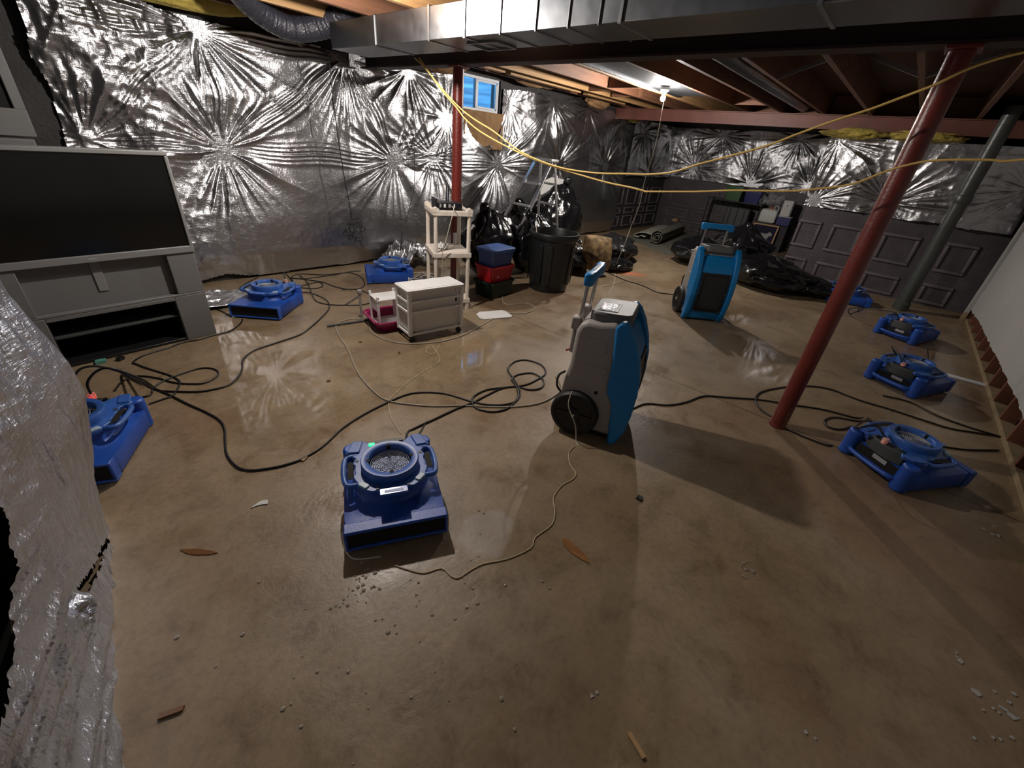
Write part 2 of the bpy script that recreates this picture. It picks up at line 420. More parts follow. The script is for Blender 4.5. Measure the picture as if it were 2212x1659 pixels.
def blob_mesh(name, c, r, seed, amp=0.12, freq=2.2, n=40, squash=None, ridged=0.5, profile=None, pleat=0.0):
    """a lumpy closed body: sphere grid pushed by noise; flattened where it meets the floor"""
    rng = np.random.RandomState(seed)
    nu, nv = n, n//2
    th = np.linspace(0, 2*PI, nu, endpoint=False); ph = np.linspace(0.0, PI, nv+1)
    T, Ph = np.meshgrid(th, ph)
    x, y, z = np.sin(Ph)*np.cos(T), np.sin(Ph)*np.sin(T), np.cos(Ph)
    d = np.zeros_like(x)
    for i, (f, a) in enumerate(((freq, 1), (freq*2.1, .5), (freq*4.3, .25))):
        d += a*(vnoise(x*f+seed, y*f+z*f*0.7, seed+i)+vnoise(z*f+seed*2, x*f-y*f*.6, seed+5+i))
        d += ridged*a*(0.3-np.abs(vnoise(y*f+seed, z*f+x*f*.5, seed+9+i))*2)
    k = 1+amp*d
    if pleat:
        Tw = T+0.5*vnoise(z*2.5+seed, T*0, seed+30)+0.35*d
        k += pleat*np.clip(0.35+z, 0, 1)**1.3*(0.5-np.abs(np.sin(Tw*4.5+seed))**0.7+0.4*(0.5-np.abs(np.sin(Tw*9.5+seed*2))**0.7))
    if profile is not None: pr = profile(z)
    else: pr = 1.0
    X, Y, Z = c[0]+r[0]*x*k*pr, c[1]+r[1]*y*k*pr, c[2]+r[2]*z*(1+0.6*amp*d)
    if squash is not None: Z = np.maximum(Z, squash+0.0*Z)
    vs = [(float(a), float(b), float(e)) for a, b, e in zip(X.ravel(), Y.ravel(), Z.ravel())]
    fs = []
    for i in range(nv):
        for j in range(nu):
            a, b = i*nu+j, i*nu+(j+1) % nu
            fs.append((a, a+nu, b+nu, b))
    m = MB(); m.add(vs, fs); return m

# ================================================================== STRUCTURE
# wall_left runs at Y = 5.20 - 0.035 X ; wall_right is the unfinished stud wall at Y = -1.13
def leftY(x): return 5.20 - 0.035*x
b = MB(); b.box((4.6, 1.1, -0.05), (14.2, 9.0, 0.1)); struct('floor', b, M_FLOOR)

def wall_strip(name, x0, y0, x1, y1, z0, z1, thick, m):
    d = Vector((x1-x0, y1-y0, 0)); L = d.length; a = math.atan2(d.y, d.x)
    b = MB(); b.box((0, 0, 0), (L, thick, z1-z0))
    T = Matrix.Translation(((x0+x1)/2, (y0+y1)/2, (z0+z1)/2)) @ Matrix.Rotation(a, 4, 'Z')
    b2 = MB(); b2.add(b.v, b.f, T); return b2
# left wall with the window opening X 4.50..5.32, z 1.90..2.30
LW = MB()
for (xa, xb, za, zb) in ((-2.3, 4.50, 0, 2.56), (5.32, 11.6, 0, 2.56), (4.50, 5.32, 0, 1.90), (4.50, 5.32, 2.30, 2.56)):
    q = wall_strip('w', xa, leftY(xa)+0.14, xb, leftY(xb)+0.14, za, zb, 0.2, None); LW.add(q.v, q.f)
wall_left = struct('wall_left', LW, M_CONCDARK)
# back wall: right-hand jog at X 8.6, recess back wall at X 11.25, return at Y 1.28
b = MB(); b.box((8.72, -0.35, 1.02), (0.2, 3.22, 2.04)); wall_back = struct('wall_back', b, M_CONC)
b = MB(); b.box((11.35, 3.0, 1.28), (0.2, 4.4, 2.56)); wall_alcove = struct('wall_alcove', b, M_CONC)
b = MB(); b.box((10.0, 1.16, 1.28), (2.5, 0.2, 2.56)); struct('wall_return', b, M_CONCDARK)
b = MB(); b.box((-2.35, 1.1, 1.28), (0.2, 8.6, 2.56)); struct('wall_rear', b, M_CONCDARK)
b = MB(); b.box((4.6, -3.1, 1.28), (14.2, 0.2, 2.56)); struct('wall_outer', b, M_CONCDARK)
b = MB(); b.box((11.6, -1.0, 1.28), (0.2, 4.0, 2.56)); struct('wall_end', b, M_CONCDARK)

# ceiling: subfloor deck on red-stained joists that run along X
b = MB(); b.box((4.6, 1.1, 2.61), (14.2, 9.0, 0.1)); ceiling = struct('ceiling', b, M_PLY)
jm = MB(); jm.box((0, 0, 0), (13.6, 0.045, 0.255)); jme = jm.mesh('joist'); finish(jme, M_WOODRED, False)
pale = MB(); pale.box((0, 0, 0), (13.6, 0.045, 0.255)); pme = pale.mesh('joist'); finish(pme, M_WOODPALE, False)
for y in (4.66, 4.22, 3.72, 3.14, 2.53, 2.02, 1.47, 0.90, 0.35, -0.20, -0.76, -1.32, -1.9, -2.5):
    o = bpy.data.objects.new('joist', pme if y in (3.14, 4.22) else jme); o.location = (4.6, y, 2.432); link(o, ceiling)
# solid blocking between joists, near the beams, and slender cross-bridging
bm_ = MB(); bm_.box((0, 0, 0), (0.04, 0.50, 0.24)); bme = bm_.mesh('blocking'); finish(bme, M_WOODRED, False)
for (x, y) in ((7.55, 2.28), (6.0, 3.43), (6.3, 4.0), (8.55, 2.28), (8.55, 1.75), (8.55, 1.18), (8.55, 0.62), (8.55, 0.07), (6.9, 3.9)):
    o = bpy.data.objects.new('blocking', bme); o.location = (x, y, 2.43); link(o, ceiling)
brm = MB(); brm.box((0, 0, 0), (0.018, 0.58, 0.035)); brme = brm.mesh('bridging'); finish(brme, M_GALVEDGE, False)
for (x, y, s) in ((5.2, 1.75, 1), (5.4, 1.18, -1), (5.4, 0.62, 1), (5.4, 0.07, -1), (5.4, -0.48, 1)):
    o = bpy.data.objects.new('bridging', brme); o.location = (x, y, 2.42); o.rotation_euler = (s*R(20), 0, 0); link(o, ceiling)
# blocks and short lumber in the bay by the window
for (x, y, sx, sy) in ((5.6, 4.45, 1.6, 0.09), (7.2, 4.45, 1.2, 0.09), (4.4, 4.45, 0.6, 0.09)):
    bb = MB(); bb.box((0, 0, 0), (sx, sy, 0.09)); obj('nailer', bb, M_WOODPALE, ceiling, smooth=False, loc=(x, y, 2.34))
# sheet metal panning under two joist bays (return air)
pn = MB(); pn.box((0, 0, 0), (3.6, 0.50, 0.006)); pn.box((0, 0.24, -0.012), (3.6, 0.02, 0.02)); pn.box((0, -0.24, -0.012), (3.6, 0.02, 0.02))
o = obj('joist_bay_panning', pn, M_GALV, None, smooth=False, loc=(5.1, 2.835, 2.335)); tag(o, 'bright sheet metal panning closing the joist bay above the bare bulb', 'duct')
pn = MB(); pn.cyl((-1.9, 0, 0), (1.9, 0, 0), 0.075, n=20)
for x in (-1.0, 0.1, 1.2): pn.cyl((x-.012, 0, 0), (x+.012, 0, 0), 0.076, n=20)
o = obj('round_duct', pn, M_GALV, None, loc=(6.3, 1.72, 2.385)); tag(o, 'round galvanised branch duct running between two dark joists', 'duct')

# stud wall on the right: plate, studs and drywall torn off along its foot
b = MB(); b.box((4.2, -1.19, 0.02), (8.2, 0.09, 0.04)); wall_right = struct('wall_right', b, M_PLATE, bevel=0.004)
st = MB(); st.box((0, 0, 0), (0.038, 0.09, 2.26)); stme = st.mesh('stud'); finish(stme, M_STUD, False)
for i in range(21):
    x = 0.2 + 0.4*i
    o = bpy.data.objects.new('stud', stme); o.location = (x, -1.19, 1.17); link(o, wall_right)
def drywall():
    xs = np.linspace(0.1, 8.12, 220)
    low = 0.20 + 0.035*np.interp(xs, [0.1, 3, 4.4, 5.3, 7.2, 8.12], [0.5, 1.0, 1.3, 1.0, 0.2, -1.2]) + 0.018*vnoise(xs*9, xs*0, 3) + 0.012*vnoise(xs*31, xs*0, 5)
    vs = []; fs = []; n = len(xs)
    for yy in (-1.130, -1.143):
        for x, l in zip(xs, low): vs.append((x, yy, l))
        for x in xs: vs.append((x, yy, 2.29))
    for i in range(n-1):
        fs += [(i, i+1, n+i+1, n+i), (2*n+i+1, 2*n+i, 3*n+i, 3*n+i+1), (i+1, i, 2*n+i, 2*n+i+1), (n+i, n+i+1, 3*n+i+1, 3*n+i)]
    fs += [(0, n, 3*n, 2*n), (n-1, 3*n-1, 4*n-1, 2*n-1)]
    m = MB(); m.add(vs, fs); return m
obj('drywall_sheet', drywall(), M_DRYWALL, wall_right, smooth=False)
cs = MB(); cs.box((8.20, -1.115, 1.20), (0.10, 0.045, 2.18)); obj('end_casing', cs, M_DRYWALL, wall_right, bevel=0.004)
cs = MB(); cs.box((8.20, -1.115, 0.06), (0.09, 0.05, 0.12)); obj('casing_foot', cs, M_PLATE, wall_right, bevel=0.004)
# back face of the far side of the stud wall, seen between studs
b = MB()
b.box((4.2, -1.245, 1.3), (8.2, 0.012, 2.0)); obj('far_side_board', b, M_DRYWALL, wall_right, smooth=False)

# near partition (behind the foil at the left of the camera)
b = MB(); b.box((-0.59, 0.40, 1.2), (0.30, 3.2, 2.4)); struct('wall_near', b, M_DARK)  # near-black colour paints the shade seen through the torn foil opening

# embossed poured-concrete panels: raised frames on wall_back and on the two recess walls
def frame_piece(y0, y1, z0, z1, w=0.045, d=0.035, ax='x'):
    m = MB()
    def bar(ya, yb, za, zb):
        c = ((ya+yb)/2, (za+zb)/2); s = (abs(yb-ya), abs(zb-za))
        if ax == 'x': m.box((0, c[0], c[1]), (d, s[0], s[1]))
        else: m.box((c[0], 0, c[1]), (s[0], d, s[1]))
    bar(y0, y1, z1-w, z1); bar(y0, y1, z0, z0+w); bar(y0, y0+w, z0+w, z1-w); bar(y1-w, y1, z0+w, z1-w)
    return m
for (ya, yb) in ((0.94, 1.27), (0.40, 0.80), (-0.30, 0.14), (-0.92, -0.58)):
    for (za, zb) in ((0.48, 0.89), (0.03, 0.31)):
        obj('moulded_panel', frame_piece(ya, yb, za, zb), M_MOULD, wall_back, bevel=0.012, loc=(8.61, 0, 0))
for xa, xb in ((8.75, 9.34), (9.5, 9.95), (10.1, 10.45), (10.6, 11.1)):
    for (za, zb) in ((0.55, 0.92), (0.36, 0.50), (0.08, 0.32)):
        xm = (xa+xb)/2
        obj('moulded_panel', frame_piece(xa-xm, xb-xm, za, zb, 0.035, 0.03, 'y'), M_MOULD, wall_left, bevel=0.010, loc=(xm, leftY(xm)+0.03, 0), rot=(0, 0, -0.035))
for ya, yb in ((4.05, 4.6), (3.45, 3.95), (2.85, 3.35), (2.2, 2.75), (1.5, 2.1)):
    for (za, zb) in ((0.55, 0.98), (0.30, 0.50), (0.04, 0.25)):
        obj('moulded_panel', frame_piece(ya, yb, za, zb, 0.035, 0.03), M_MOULD, wall_alcove, bevel=0.010, loc=(11.24, 0, 0))

# ------------------------------------------------------------------ foil-faced insulation blankets
def foil_grid(name, P, keep, m, thick=0.0):
    """P: (nu, nv, 3) points; faces kept where keep"""
    nu, nv = P.shape[:2]
    idx = np.arange(nu*nv).reshape(nu, nv)
    q = np.stack([idx[:-1, :-1], idx[1:, :-1], idx[1:, 1:], idx[:-1, 1:]], -1)
    kq = keep[:-1, :-1] & keep[1:, :-1] & keep[1:, 1:] & keep[:-1, 1:]
    q = q[kq]
    used = np.unique(q); remap = -np.ones(nu*nv, dtype=np.int64); remap[used] = np.arange(len(used))
    co = P.reshape(-1, 3)[used]; q = remap[q]
    me = bpy.data.meshes.new(name)
    me.vertices.add(len(co)); me.vertices.foreach_set('co', co.astype(np.float32).ravel())
    me.loops.add(q.size); me.loops.foreach_set('vertex_index', q.astype(np.int32).ravel())
    me.polygons.add(len(q)); me.polygons.foreach_set('loop_start', np.arange(0, q.size, 4, dtype=np.int32))
    me.polygons.foreach_set('use_smooth', np.ones(len(q), dtype=bool))
    me.update(calc_edges=True); me.validate()
    me.materials.append(m)
    o = bpy.data.objects.new(name, me); link(o); return o

def pin_field(U, V, pins, seed):
    """pull-in at each fastener, folds radiating from it; U, V in metres"""
    rng = np.random.RandomState(seed)
    h = np.zeros_like(U); dmin = np.full_like(U, 9.0)
    for (pu, pv, s) in pins:
        du, dv = U-pu, V-pv
        wob = 0.05*fbm(U*2.3, V*2.3, seed+3, 2)
        r = np.sqrt(du*du+dv*dv)+1e-4; th = np.arctan2(dv, du) + wob*1.2
        dmin = np.minimum(dmin, r)
        n1, n2, n3 = rng.randint(11, 15), rng.randint(19, 25), rng.randint(33, 41)
        p1, p2, p3 = rng.rand(3)*6.28
        th2 = th + 0.22*np.sin(2*th+p1) + 0.13*np.sin(3*th+p2) + 0.06*np.sin(5*th+p3)
        f = lambda x: 1.0-2.0*np.abs(np.sin(x*0.5))**0.75
        w = f(n1*th2+p1)*0.85*np.exp(-r/0.60) + f(n2*th2+p2)*0.85*np.exp(-r/0.42) + f(n3*th2+p3)*0.55*np.exp(-r/0.12)
        am = 0.55+0.9*np.clip(0.5+vnoise(np.cos(th)*1.7+pu*3, np.sin(th)*1.7+pv*3, seed+7), 0, 1)
        h += s*am*w*np.minimum(r, 0.22)*0.135*np.exp(-(r/1.05)**2)
        h -= s*0.055*np.exp(-r/0.20)
    return h, dmin

def blanket_left():
    x0, x1, z0, z1 = 0.40, 9.02, 0.015, 2.40
    nu, nv = 840, 250
    u = np.linspace(x0, x1, nu); v = np.linspace(z0, z1, nv); U, V = np.meshgrid(u, v, indexing='ij')
    pins = [(1.60, 1.25, 1.2), (3.50, 1.23, 1.0), (4.12, 1.28, .6), (5.36, 1.24, 1.0), (6.88, 1.26, .8), (8.41, 1.30, .8), (1.60, 2.16, 1.0), (2.95, 2.18, 1.2), (3.75, 2.2, .7),
            (6.53, 2.20, 1.15), (7.55, 2.2, .5), (8.75, 2.10, .7), (0.62, 1.27, .6), (5.50, 2.05, .4), (4.35, 1.75, .5)]
    h, dm = pin_field(U, V, pins, 11)
    base = 0.060*(1-np.exp(-(dm/0.42)**2))*np.clip((V-0.02)/0.25, 0, 1)
    cr = 0.30+0.5*np.clip((1.9-U)/0.9, 0, 1)*2.8
    cr *= 0.45+1.1*np.clip(0.5+fbm(U*0.9, V*0.9, 91, 2)*1.5, 0, 1)
    wr = 0.020*ridge(U*3.1+0.5*V, V*2.3, 21, 3) + 0.007*ridge(U*9, V*8, 31, 3)
    low = np.clip((0.55-V)/0.5, 0, 1)
    h = h + base + wr*cr + 0.015*low*fbm(U*2.0, V*5, 41, 3)
    # deep loose folds at the near end
    for (a, b_, am) in (((1.60, 1.25), (2.95, 2.18), 1.3), ((1.60, 1.25), (3.50, 1.23), 1.1), ((1.60, 2.16), (2.95, 2.18), 1.2), ((1.60, 1.25), (0.62, 1.27), 1.2), ((3.50, 1.23), (2.95, 2.18), .8),
                        ((5.36, 1.24), (6.53, 2.20), 1.2), ((3.50, 1.23), (5.36, 1.24), .9), ((1.60, 2.16), (1.60, 1.25), .7), ((5.36, 1.24), (6.88, 1.26), .7), ((0.62, 1.27), (1.60, 2.16), .8), ((6.53, 2.20), (6.88, 1.26), .8), ((1.60, 2.16), (0.55, 2.10), 1.0)):
        dx, dz = b_[0]-a[0], b_[1]-a[1]; L = math.hypot(dx, dz); ex, ez = dx/L, dz/L
        tt = ((U-a[0])*ex+(V-a[1])*ez)/L; dd = -(U-a[0])*ez+(V-a[1])*ex + 0.05*vnoise(tt*4, tt*0, int(am*100)+int(a[0]*10))
        win = np.clip(np.sin(np.clip(tt, 0, 1)*PI), 0, 1)**0.5*((tt > 0) & (tt < 1))
        sp_ = 0.35+0.65*win
        for k, (o0, wd, q) in enumerate(((0.0, .016, 1.0), (0.045, .012, .8), (-0.04, .014, .7), (0.085, .018, .6), (-0.085, .02, .55), (0.13, .02, .35))):
            h += am*q*0.020*win*np.exp(-np.abs((dd-o0*sp_)/wd)**1.5)
    near = np.clip((1.45-U)/0.8, 0, 1)
    h += near*(0.045*ridge(U*2.2-V*1.4, V*1.8+U*.6, 51, 3))
    top = 2.235 + 0.05*vnoise(U*1.3, U*0, 61) + 0.03*vnoise(U*5, U*0, 62) + 0.09*np.exp(-((U-7.2)/0.25)**2) + 0.15*np.clip((1.3-U)/0.5, 0, 1) - 0.10*np.exp(-((U-8.6)/0.2)**2)
    bot = 0.035 + 0.03*vnoise(U*2.2, U*0, 71) + 0.05*np.exp(-((U-1.35)/0.16)**2)
    edge = 0.50 + 0.05*vnoise(V*5, V*0, 81) + 0.06*(2.2-V)*0.0
    keep = (V < top) & (V > bot) & (U > edge)
    keep &= ~((U > 4.47) & (U < 5.34) & (V > 1.87))
    hb = 1.885 - 0.40*np.clip(1-((U-4.98)/0.37)**2, 0, 1)**0.6 + 0.03*vnoise(U*9, V*0, 5)
    keep &= ~((np.abs(U-4.98) < 0.37) & (V > hb) & (V < 1.9))
    keep &= ~((U < 3.3) & (U > 3.22) & (V > 0.05) & (V < 0.10))
    h = np.maximum(h, -0.028)
    Y = leftY(U) - h
    P = np.stack([U, Y, V], -1)
    return foil_grid('foil_blanket', P, keep, M_FOIL)
o = blanket_left()
tag(o, 'long silver foil insulation blanket pinned in starburst folds on the wall with the window', 'insulation')

def blanket_x(name, X, y0, y1, z0, z1, pins, seed, nu, nv, bot, top, label, cr=1.0):
    u = np.linspace(y0, y1, nu); v = np.linspace(z0, z1, nv); U, V = np.meshgrid(u, v, indexing='ij')
    h, dm = pin_field(U, V, pins, seed)
    h += 0.06*(1-np.exp(-(dm/0.4)**2)) + cr*(0.012*ridge(U*2.6, V*3.5, seed+1, 3) + 0.006*ridge(U*8, V*9, seed+2, 2))
    keep = (V > bot(U)) & (V < top(U)); h = np.maximum(h, -0.035)
    P = np.stack([X-h, U, V], -1)
    o = foil_grid(name, P, keep, M_FOIL)
    return tag(o, label, 'insulation')
blanket_x('foil_blanket', 8.575, -1.10, 1.30, 0.98, 2.2, [(0.28, 1.26, 1.1), (1.2, 1.18, .9), (1.18, 2.0, .7), (-1.05, 1.6, .25)], 131, 260, 140,
          lambda U: 1.09+0.03*vnoise(U*3, U*0, 1), lambda U: 2.06+0.02*vnoise(U*2, U*0, 2),
          'silver foil blanket above moulded concrete, behind the dark vertical pipe')
blanket_x('foil_blanket', 11.20, 1.30, 4.80, 0.9, 2.35, [(4.72, 1.2, .7), (4.2, 1.42, .9), (2.85, 1.22, 1.3), (1.75, 1.32, .9), (3.75, 2.1, .7), (2.2, 2.12, .7)], 171, 320, 150,
          lambda U: 1.17+0.03*vnoise(U*3, U*0, 3), lambda U: 2.22+0.03*vnoise(U*2, U*0, 4),
          'silver foil blanket on the recess back wall above the dark shelf')
def blanket_alcove_side():
    u = np.linspace(9.12, 11.2, 220); v = np.linspace(1.0, 2.3, 130); U, V = np.meshgrid(u, v, indexing='ij')
    h, dm = pin_field(U, V, [(10.35, 1.22, .9), (9.6, 1.98, .7), (10.95, 1.95, .6)], 211)
    h += 0.05*(1-np.exp(-(dm/0.4)**2)) + 0.02*ridge(U*2.6, V*3.5, 212, 3)
    keep = (V > 1.14+0.04*vnoise(U*3, U*0, 9)) & (V < 2.2)
    o = foil_grid('foil_blanket', np.stack([U, leftY(U)-0.02-h, V], -1), keep, M_FOIL)
    tag(o, 'short darker foil blanket on the recess side wall above the carpet roll', 'insulation')
blanket_alcove_side()

def blanket_near():
    """foil hung on the partition beside the camera; it turns the partition's far end"""
    path = np.array([(-0.40, -0.9), (-0.385, -0.3), (-0.36, 0.3), (-0.325, 0.65), (-0.28, 1.0), (-0.23, 1.39), (-0.175, 1.80), (-0.150, 2.0), (-0.15, 2.08), (-0.19, 2.13), (-0.30, 2.15), (-0.72, 2.16)])
    sg = np.r_[0, np.cumsum(np.hypot(*np.diff(path, axis=0).T))]
    nu, nv = 560, 240
    s = np.linspace(0, sg[-1], nu); v = np.linspace(0.0, 2.28, nv); S, V = np.meshgrid(s, v, indexing='ij')
    px = np.interp(S, sg, path[:, 0]); py = np.interp(S, sg, path[:, 1])
    tx, ty = np.gradient(px, axis=0), np.gradient(py, axis=0); l = np.hypot(tx, ty)+1e-9; nx, ny = ty/l, -tx/l
    w = V + 0.37*(py-1.33)
    far = np.clip((py-1.3)/0.4, 0, 1)
    hn = 0.020*ridge(S*0.9, w*6.5, 301, 3) + 0.017*ridge(S*2.0+0.3*w, w*19, 311, 3) + 0.007*ridge(S*9, w*34, 321, 2)
    hf = 0.026*ridge(S*4.5+0.3*V, V*0.7, 305, 3) + 0.014*ridge(S*15+1.2*V, V*1.3, 315, 3) + 0.004*ridge(S*40, V*9, 325, 2)
    h = hn*(1-far) + hf*far
    g = np.clip((py-1.35)/0.6, 0, 1)*np.clip((px+0.5)/0.25, 0, 1)
    h += g*np.interp(V, [0, .1, .25, .42, .62, .75, .85, 1.0, 2.3], [0, .005, .025, .068, .108, .102, .08, .05, .03])
    # knot where the sheet is gathered
    kd = np.hypot((py-1.36), (V-0.22)*1.1)
    h += 0.045*np.exp(-(kd/0.065)**2)*(0.6+1.6*fbm(py*30, V*30, 331, 3)) - 0.02*np.exp(-(kd/0.16)**2)
    P = np.stack([px+nx*h, py+ny*h, V], -1)
    keep = np.ones_like(V, dtype=bool)
    # torn opening near the camera and a slit above the knot
    e = ((py-0.98)/0.46)**2 + ((V-1.02)/0.42)**2 + 0.10*fbm(py*4, V*4, 341, 2)
    keep &= e > 1
    t = np.clip((1.86-py)/(1.86-1.42), 0, 1); keep &= ~((py > 1.42) & (py < 1.86) & (np.abs(V-(0.045+0.19*t)) < 0.004+0.020*t))
    return foil_grid('foil_blanket', P, keep, M_FOIL_NEAR)
o = blanket_near()
tag(o, 'crumpled foil sheet with a torn dark opening hanging beside the nearest corner', 'insulation')

# loose end of foil and dark flap at the wall's foot
def foil_scrap(name, c, sx, sy, sz, seed, label, m=M_FOIL, rz=0):
    u = np.linspace(-1, 1, 50); U, V = np.meshgrid(u, u, indexing='ij')
    z = sz*(0.5+0.9*ridge(U*1.7+seed, V*1.7, seed, 3)+0.25*fbm(U*6, V*6, seed+3, 3)) * (1-0.6*np.clip(np.abs(U)**3, 0, 1))
    ca, sa = math.cos(rz), math.sin(rz)
    X, Y = U*sx*(1+0.15*vnoise(V*3, V*0, seed)), V*sy*(1+0.15*vnoise(U*3, V*0, seed+1))
    P = np.stack([c[0]+X*ca-Y*sa, c[1]+X*sa+Y*ca, c[2]+np.clip(z, 0.004, None)], -1)
    o = foil_grid(name, P, np.ones_like(U, dtype=bool), m); return tag(o, label, 'foil')
foil_scrap('loose_foil', (3.45, 4.72, 0.01), 0.34, 0.26, 0.24, 5, 'loose crumpled foil flap on the floor behind the shelving unit')
foil_scrap('loose_foil', (1.05, 4.55, 0.003), 0.42, 0.22, 0.05, 9, 'flat shiny foil strip lying on the floor behind the grey television stand')

# ------------------------------------------------------------------ fibreglass, kraft, ceiling edge
def insul(c, r, seed, label, m=M_YINSUL, amp=0.28, freq=1.8, n=44, cat='insulation'):
    o = obj('fibreglass_batt', blob_mesh('b', c, r, seed, amp, freq, n, ridged=0.9), m, None, ang=60); return tag(o, label, cat)
insul((8.45, 0.98, 2.09), (0.16, 0.42, 0.075), 3, 'yellow fibreglass batt stuffed under the red beam, left of the leaning red post')
insul((8.45, 0.22, 2.10), (0.16, 0.40, 0.07), 4, 'yellow fibreglass batt under the red beam, behind the near red post')
insul((8.80, 4.72, 2.20), (0.26, 0.12, 0.10), 5, 'yellow brown fibreglass tuft above the foil edge left of the bulb')
insul((7.45, 4.74, 2.27), (0.36, 0.10, 0.07), 6, 'dusty fibreglass roll on the foil top beside the window', M_KRAFT)
insul((5.75, 4.80, 2.34), (0.42, 0.10, 0.06), 8, 'dusty fibreglass roll directly above the right window corner', M_KRAFT)
insul((4.05, 4.86, 2.29), (0.34, 0.10, 0.09), 12, 'brown fibreglass clump above the foil just left of the far post', M_KRAFT)
insul((1.35, 4.97, 2.37), (0.75, 0.10, 0.13), 14, 'yellow fibreglass batt above the foil over the television', amp=0.12)
u = np.linspace(4.60, 5.36, 40); v = np.linspace(1.44, 1.90, 30); U, V = np.meshgrid(u, v, indexing='ij')
o = foil_grid('kraft_patch', np.stack([U, leftY(U)-0.012-0.03*fbm(U*6, V*6, 4, 3), V], -1), np.ones_like(U, dtype=bool), M_KRAFT)
tag(o, 'bare brown kraft patch showing through torn foil below the window', 'insulation')
# ------------------------------------------------------------------ window
W = bpy.data.objects.new('window_1', None); link(W); W['kind'] = 'structure'
def wbox(name, c, d, m, par, bev=0.004): return obj(name, MB().box(c, d), m, par, bevel=bev)
W.location = (4.91, leftY(4.91)+0.10, 2.10); W.rotation_euler = (0, 0, -0.035)
fm = MB()
for c, d in (((0, 0, 0.185), (0.80, 0.06, 0.035)), ((0, 0, -0.185), (0.80, 0.06, 0.035)), ((-0.385, 0, 0), (0.035, 0.06, 0.34)), ((0.385, 0, 0), (0.035, 0.06, 0.34)), ((-0.03, 0, 0), (0.03, 0.06, 0.34))): fm.box(c, d)
obj('window_frame', fm, M_VINYL, W, bevel=0.005)
sm = MB()
for c, d in (((0.17, -0.012, 0.155), (0.36, 0.03, 0.025)), ((0.17, -0.012, -0.155), (0.36, 0.03, 0.025)), ((-0.005, -0.012, 0), (0.025, 0.03, 0.29)), ((0.36, -0.012, 0), (0.025, 0.03, 0.29))): sm.box(c, d)
obj('window_sash', sm, M_VINYL, W, bevel=0.004)
wbox('pane', (-0.205, 0.005, 0), (0.325, 0.004, 0.335), M_GLASS, W, 0)
wbox('pane', (0.17, -0.012, 0), (0.33, 0.004, 0.30), M_GLASS, W, 0)
# corrugated steel window well outside
def well():
    th = np.linspace(0, PI, 40); z = np.linspace(-0.55, 0.75, 70); T, Z = np.meshgrid(th, z, indexing='ij')
    r = 1+0.030*np.sin(Z*2*PI/0.13)
    P = np.stack([4.95+0.66*np.cos(T)*r, leftY(4.95)+0.26+0.75*np.sin(T)*r, 2.0+Z], -1)
    o = foil_grid('window_well', P, np.ones_like(T, dtype=bool), M_WELL); return tag(o, 'corrugated pale steel window well outside the small basement window', 'window well')
well()

# ------------------------------------------------------------------ steel beams, posts, duct
def i_beam(name, x, y0, y1, z0, h, w, m, label):
    b = MB(); L = y1-y0; yc = (y0+y1)/2
    b.box((x, yc, z0+0.006), (w, L, 0.012)); b.box((x, yc, z0+h-0.006), (w, L, 0.012)); b.box((x, yc, z0+h/2), (0.008, L, h-0.024))
    o = obj(name, b, m, None, smooth=False); return tag(o, label, 'beam')
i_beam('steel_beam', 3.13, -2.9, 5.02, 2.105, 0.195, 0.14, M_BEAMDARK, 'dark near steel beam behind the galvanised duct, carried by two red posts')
i_beam('steel_beam', 8.42, -2.9, 4.92, 2.125, 0.18, 0.12, M_REDBEAM, 'red-brown steel beam at the far side of the joists, beyond the bulb')
def post(x, y, label, rust=False):
    t = thing('support_post', label, 'post', (x, y, 0))
    b = MB(); b.cyl((0, 0, 0.012), (0, 0, 2.085), 0.050, n=32); obj('column', b, M_REDSTEEL, t)
    b = MB(); b.box((0, 0, 2.095), (0.15, 0.13, 0.016)); obj('cap_plate', b, M_REDSTEEL, t, bevel=0.003)
    b = MB(); b.lathe([(0.054, 0.0), (0.054, 0.012), (0.05, 0.02)], 28); obj('base_collar', b, M_REDSTEEL, t)
    if rust:
        n = 26; rings = []
        for i in range(2):
            rings.append([])
        th = np.linspace(-2.6, 0.6, n)
        pts0 = [(0.0512*math.cos(a), 0.0512*math.sin(a), 0.02) for a in th]
        pts1 = [(0.0512*math.cos(a), 0.0512*math.sin(a), 0.17+0.09*random.random()*math.sin((i+1)/n*PI)) for i, a in enumerate(th)]
        b = MB(); b.rings([pts0, pts1], False, False, False)
        o = obj('worn_paint', b, MATS['worn'], t); o['label'] = 'pale scraped paint near the foot'
    return t
mat('worn', (0.22, 0.10, 0.07), 0.75, var=0.75, vscale=30, col2=(0.12, 0.025, 0.015))
post(3.12, 0.10, 'near red steel post standing on open floor beside the black cords', True)
p2 = post(3.12, 3.50, 'far red steel post behind the white shelving unit')
b = MB(); b.box((-0.04, -0.035, 0.60), (0.03, 0.03, 0.16)); o = obj('tape_tag', b, M_PAPER, p2); o['label'] = 'pale paper tag on the post'

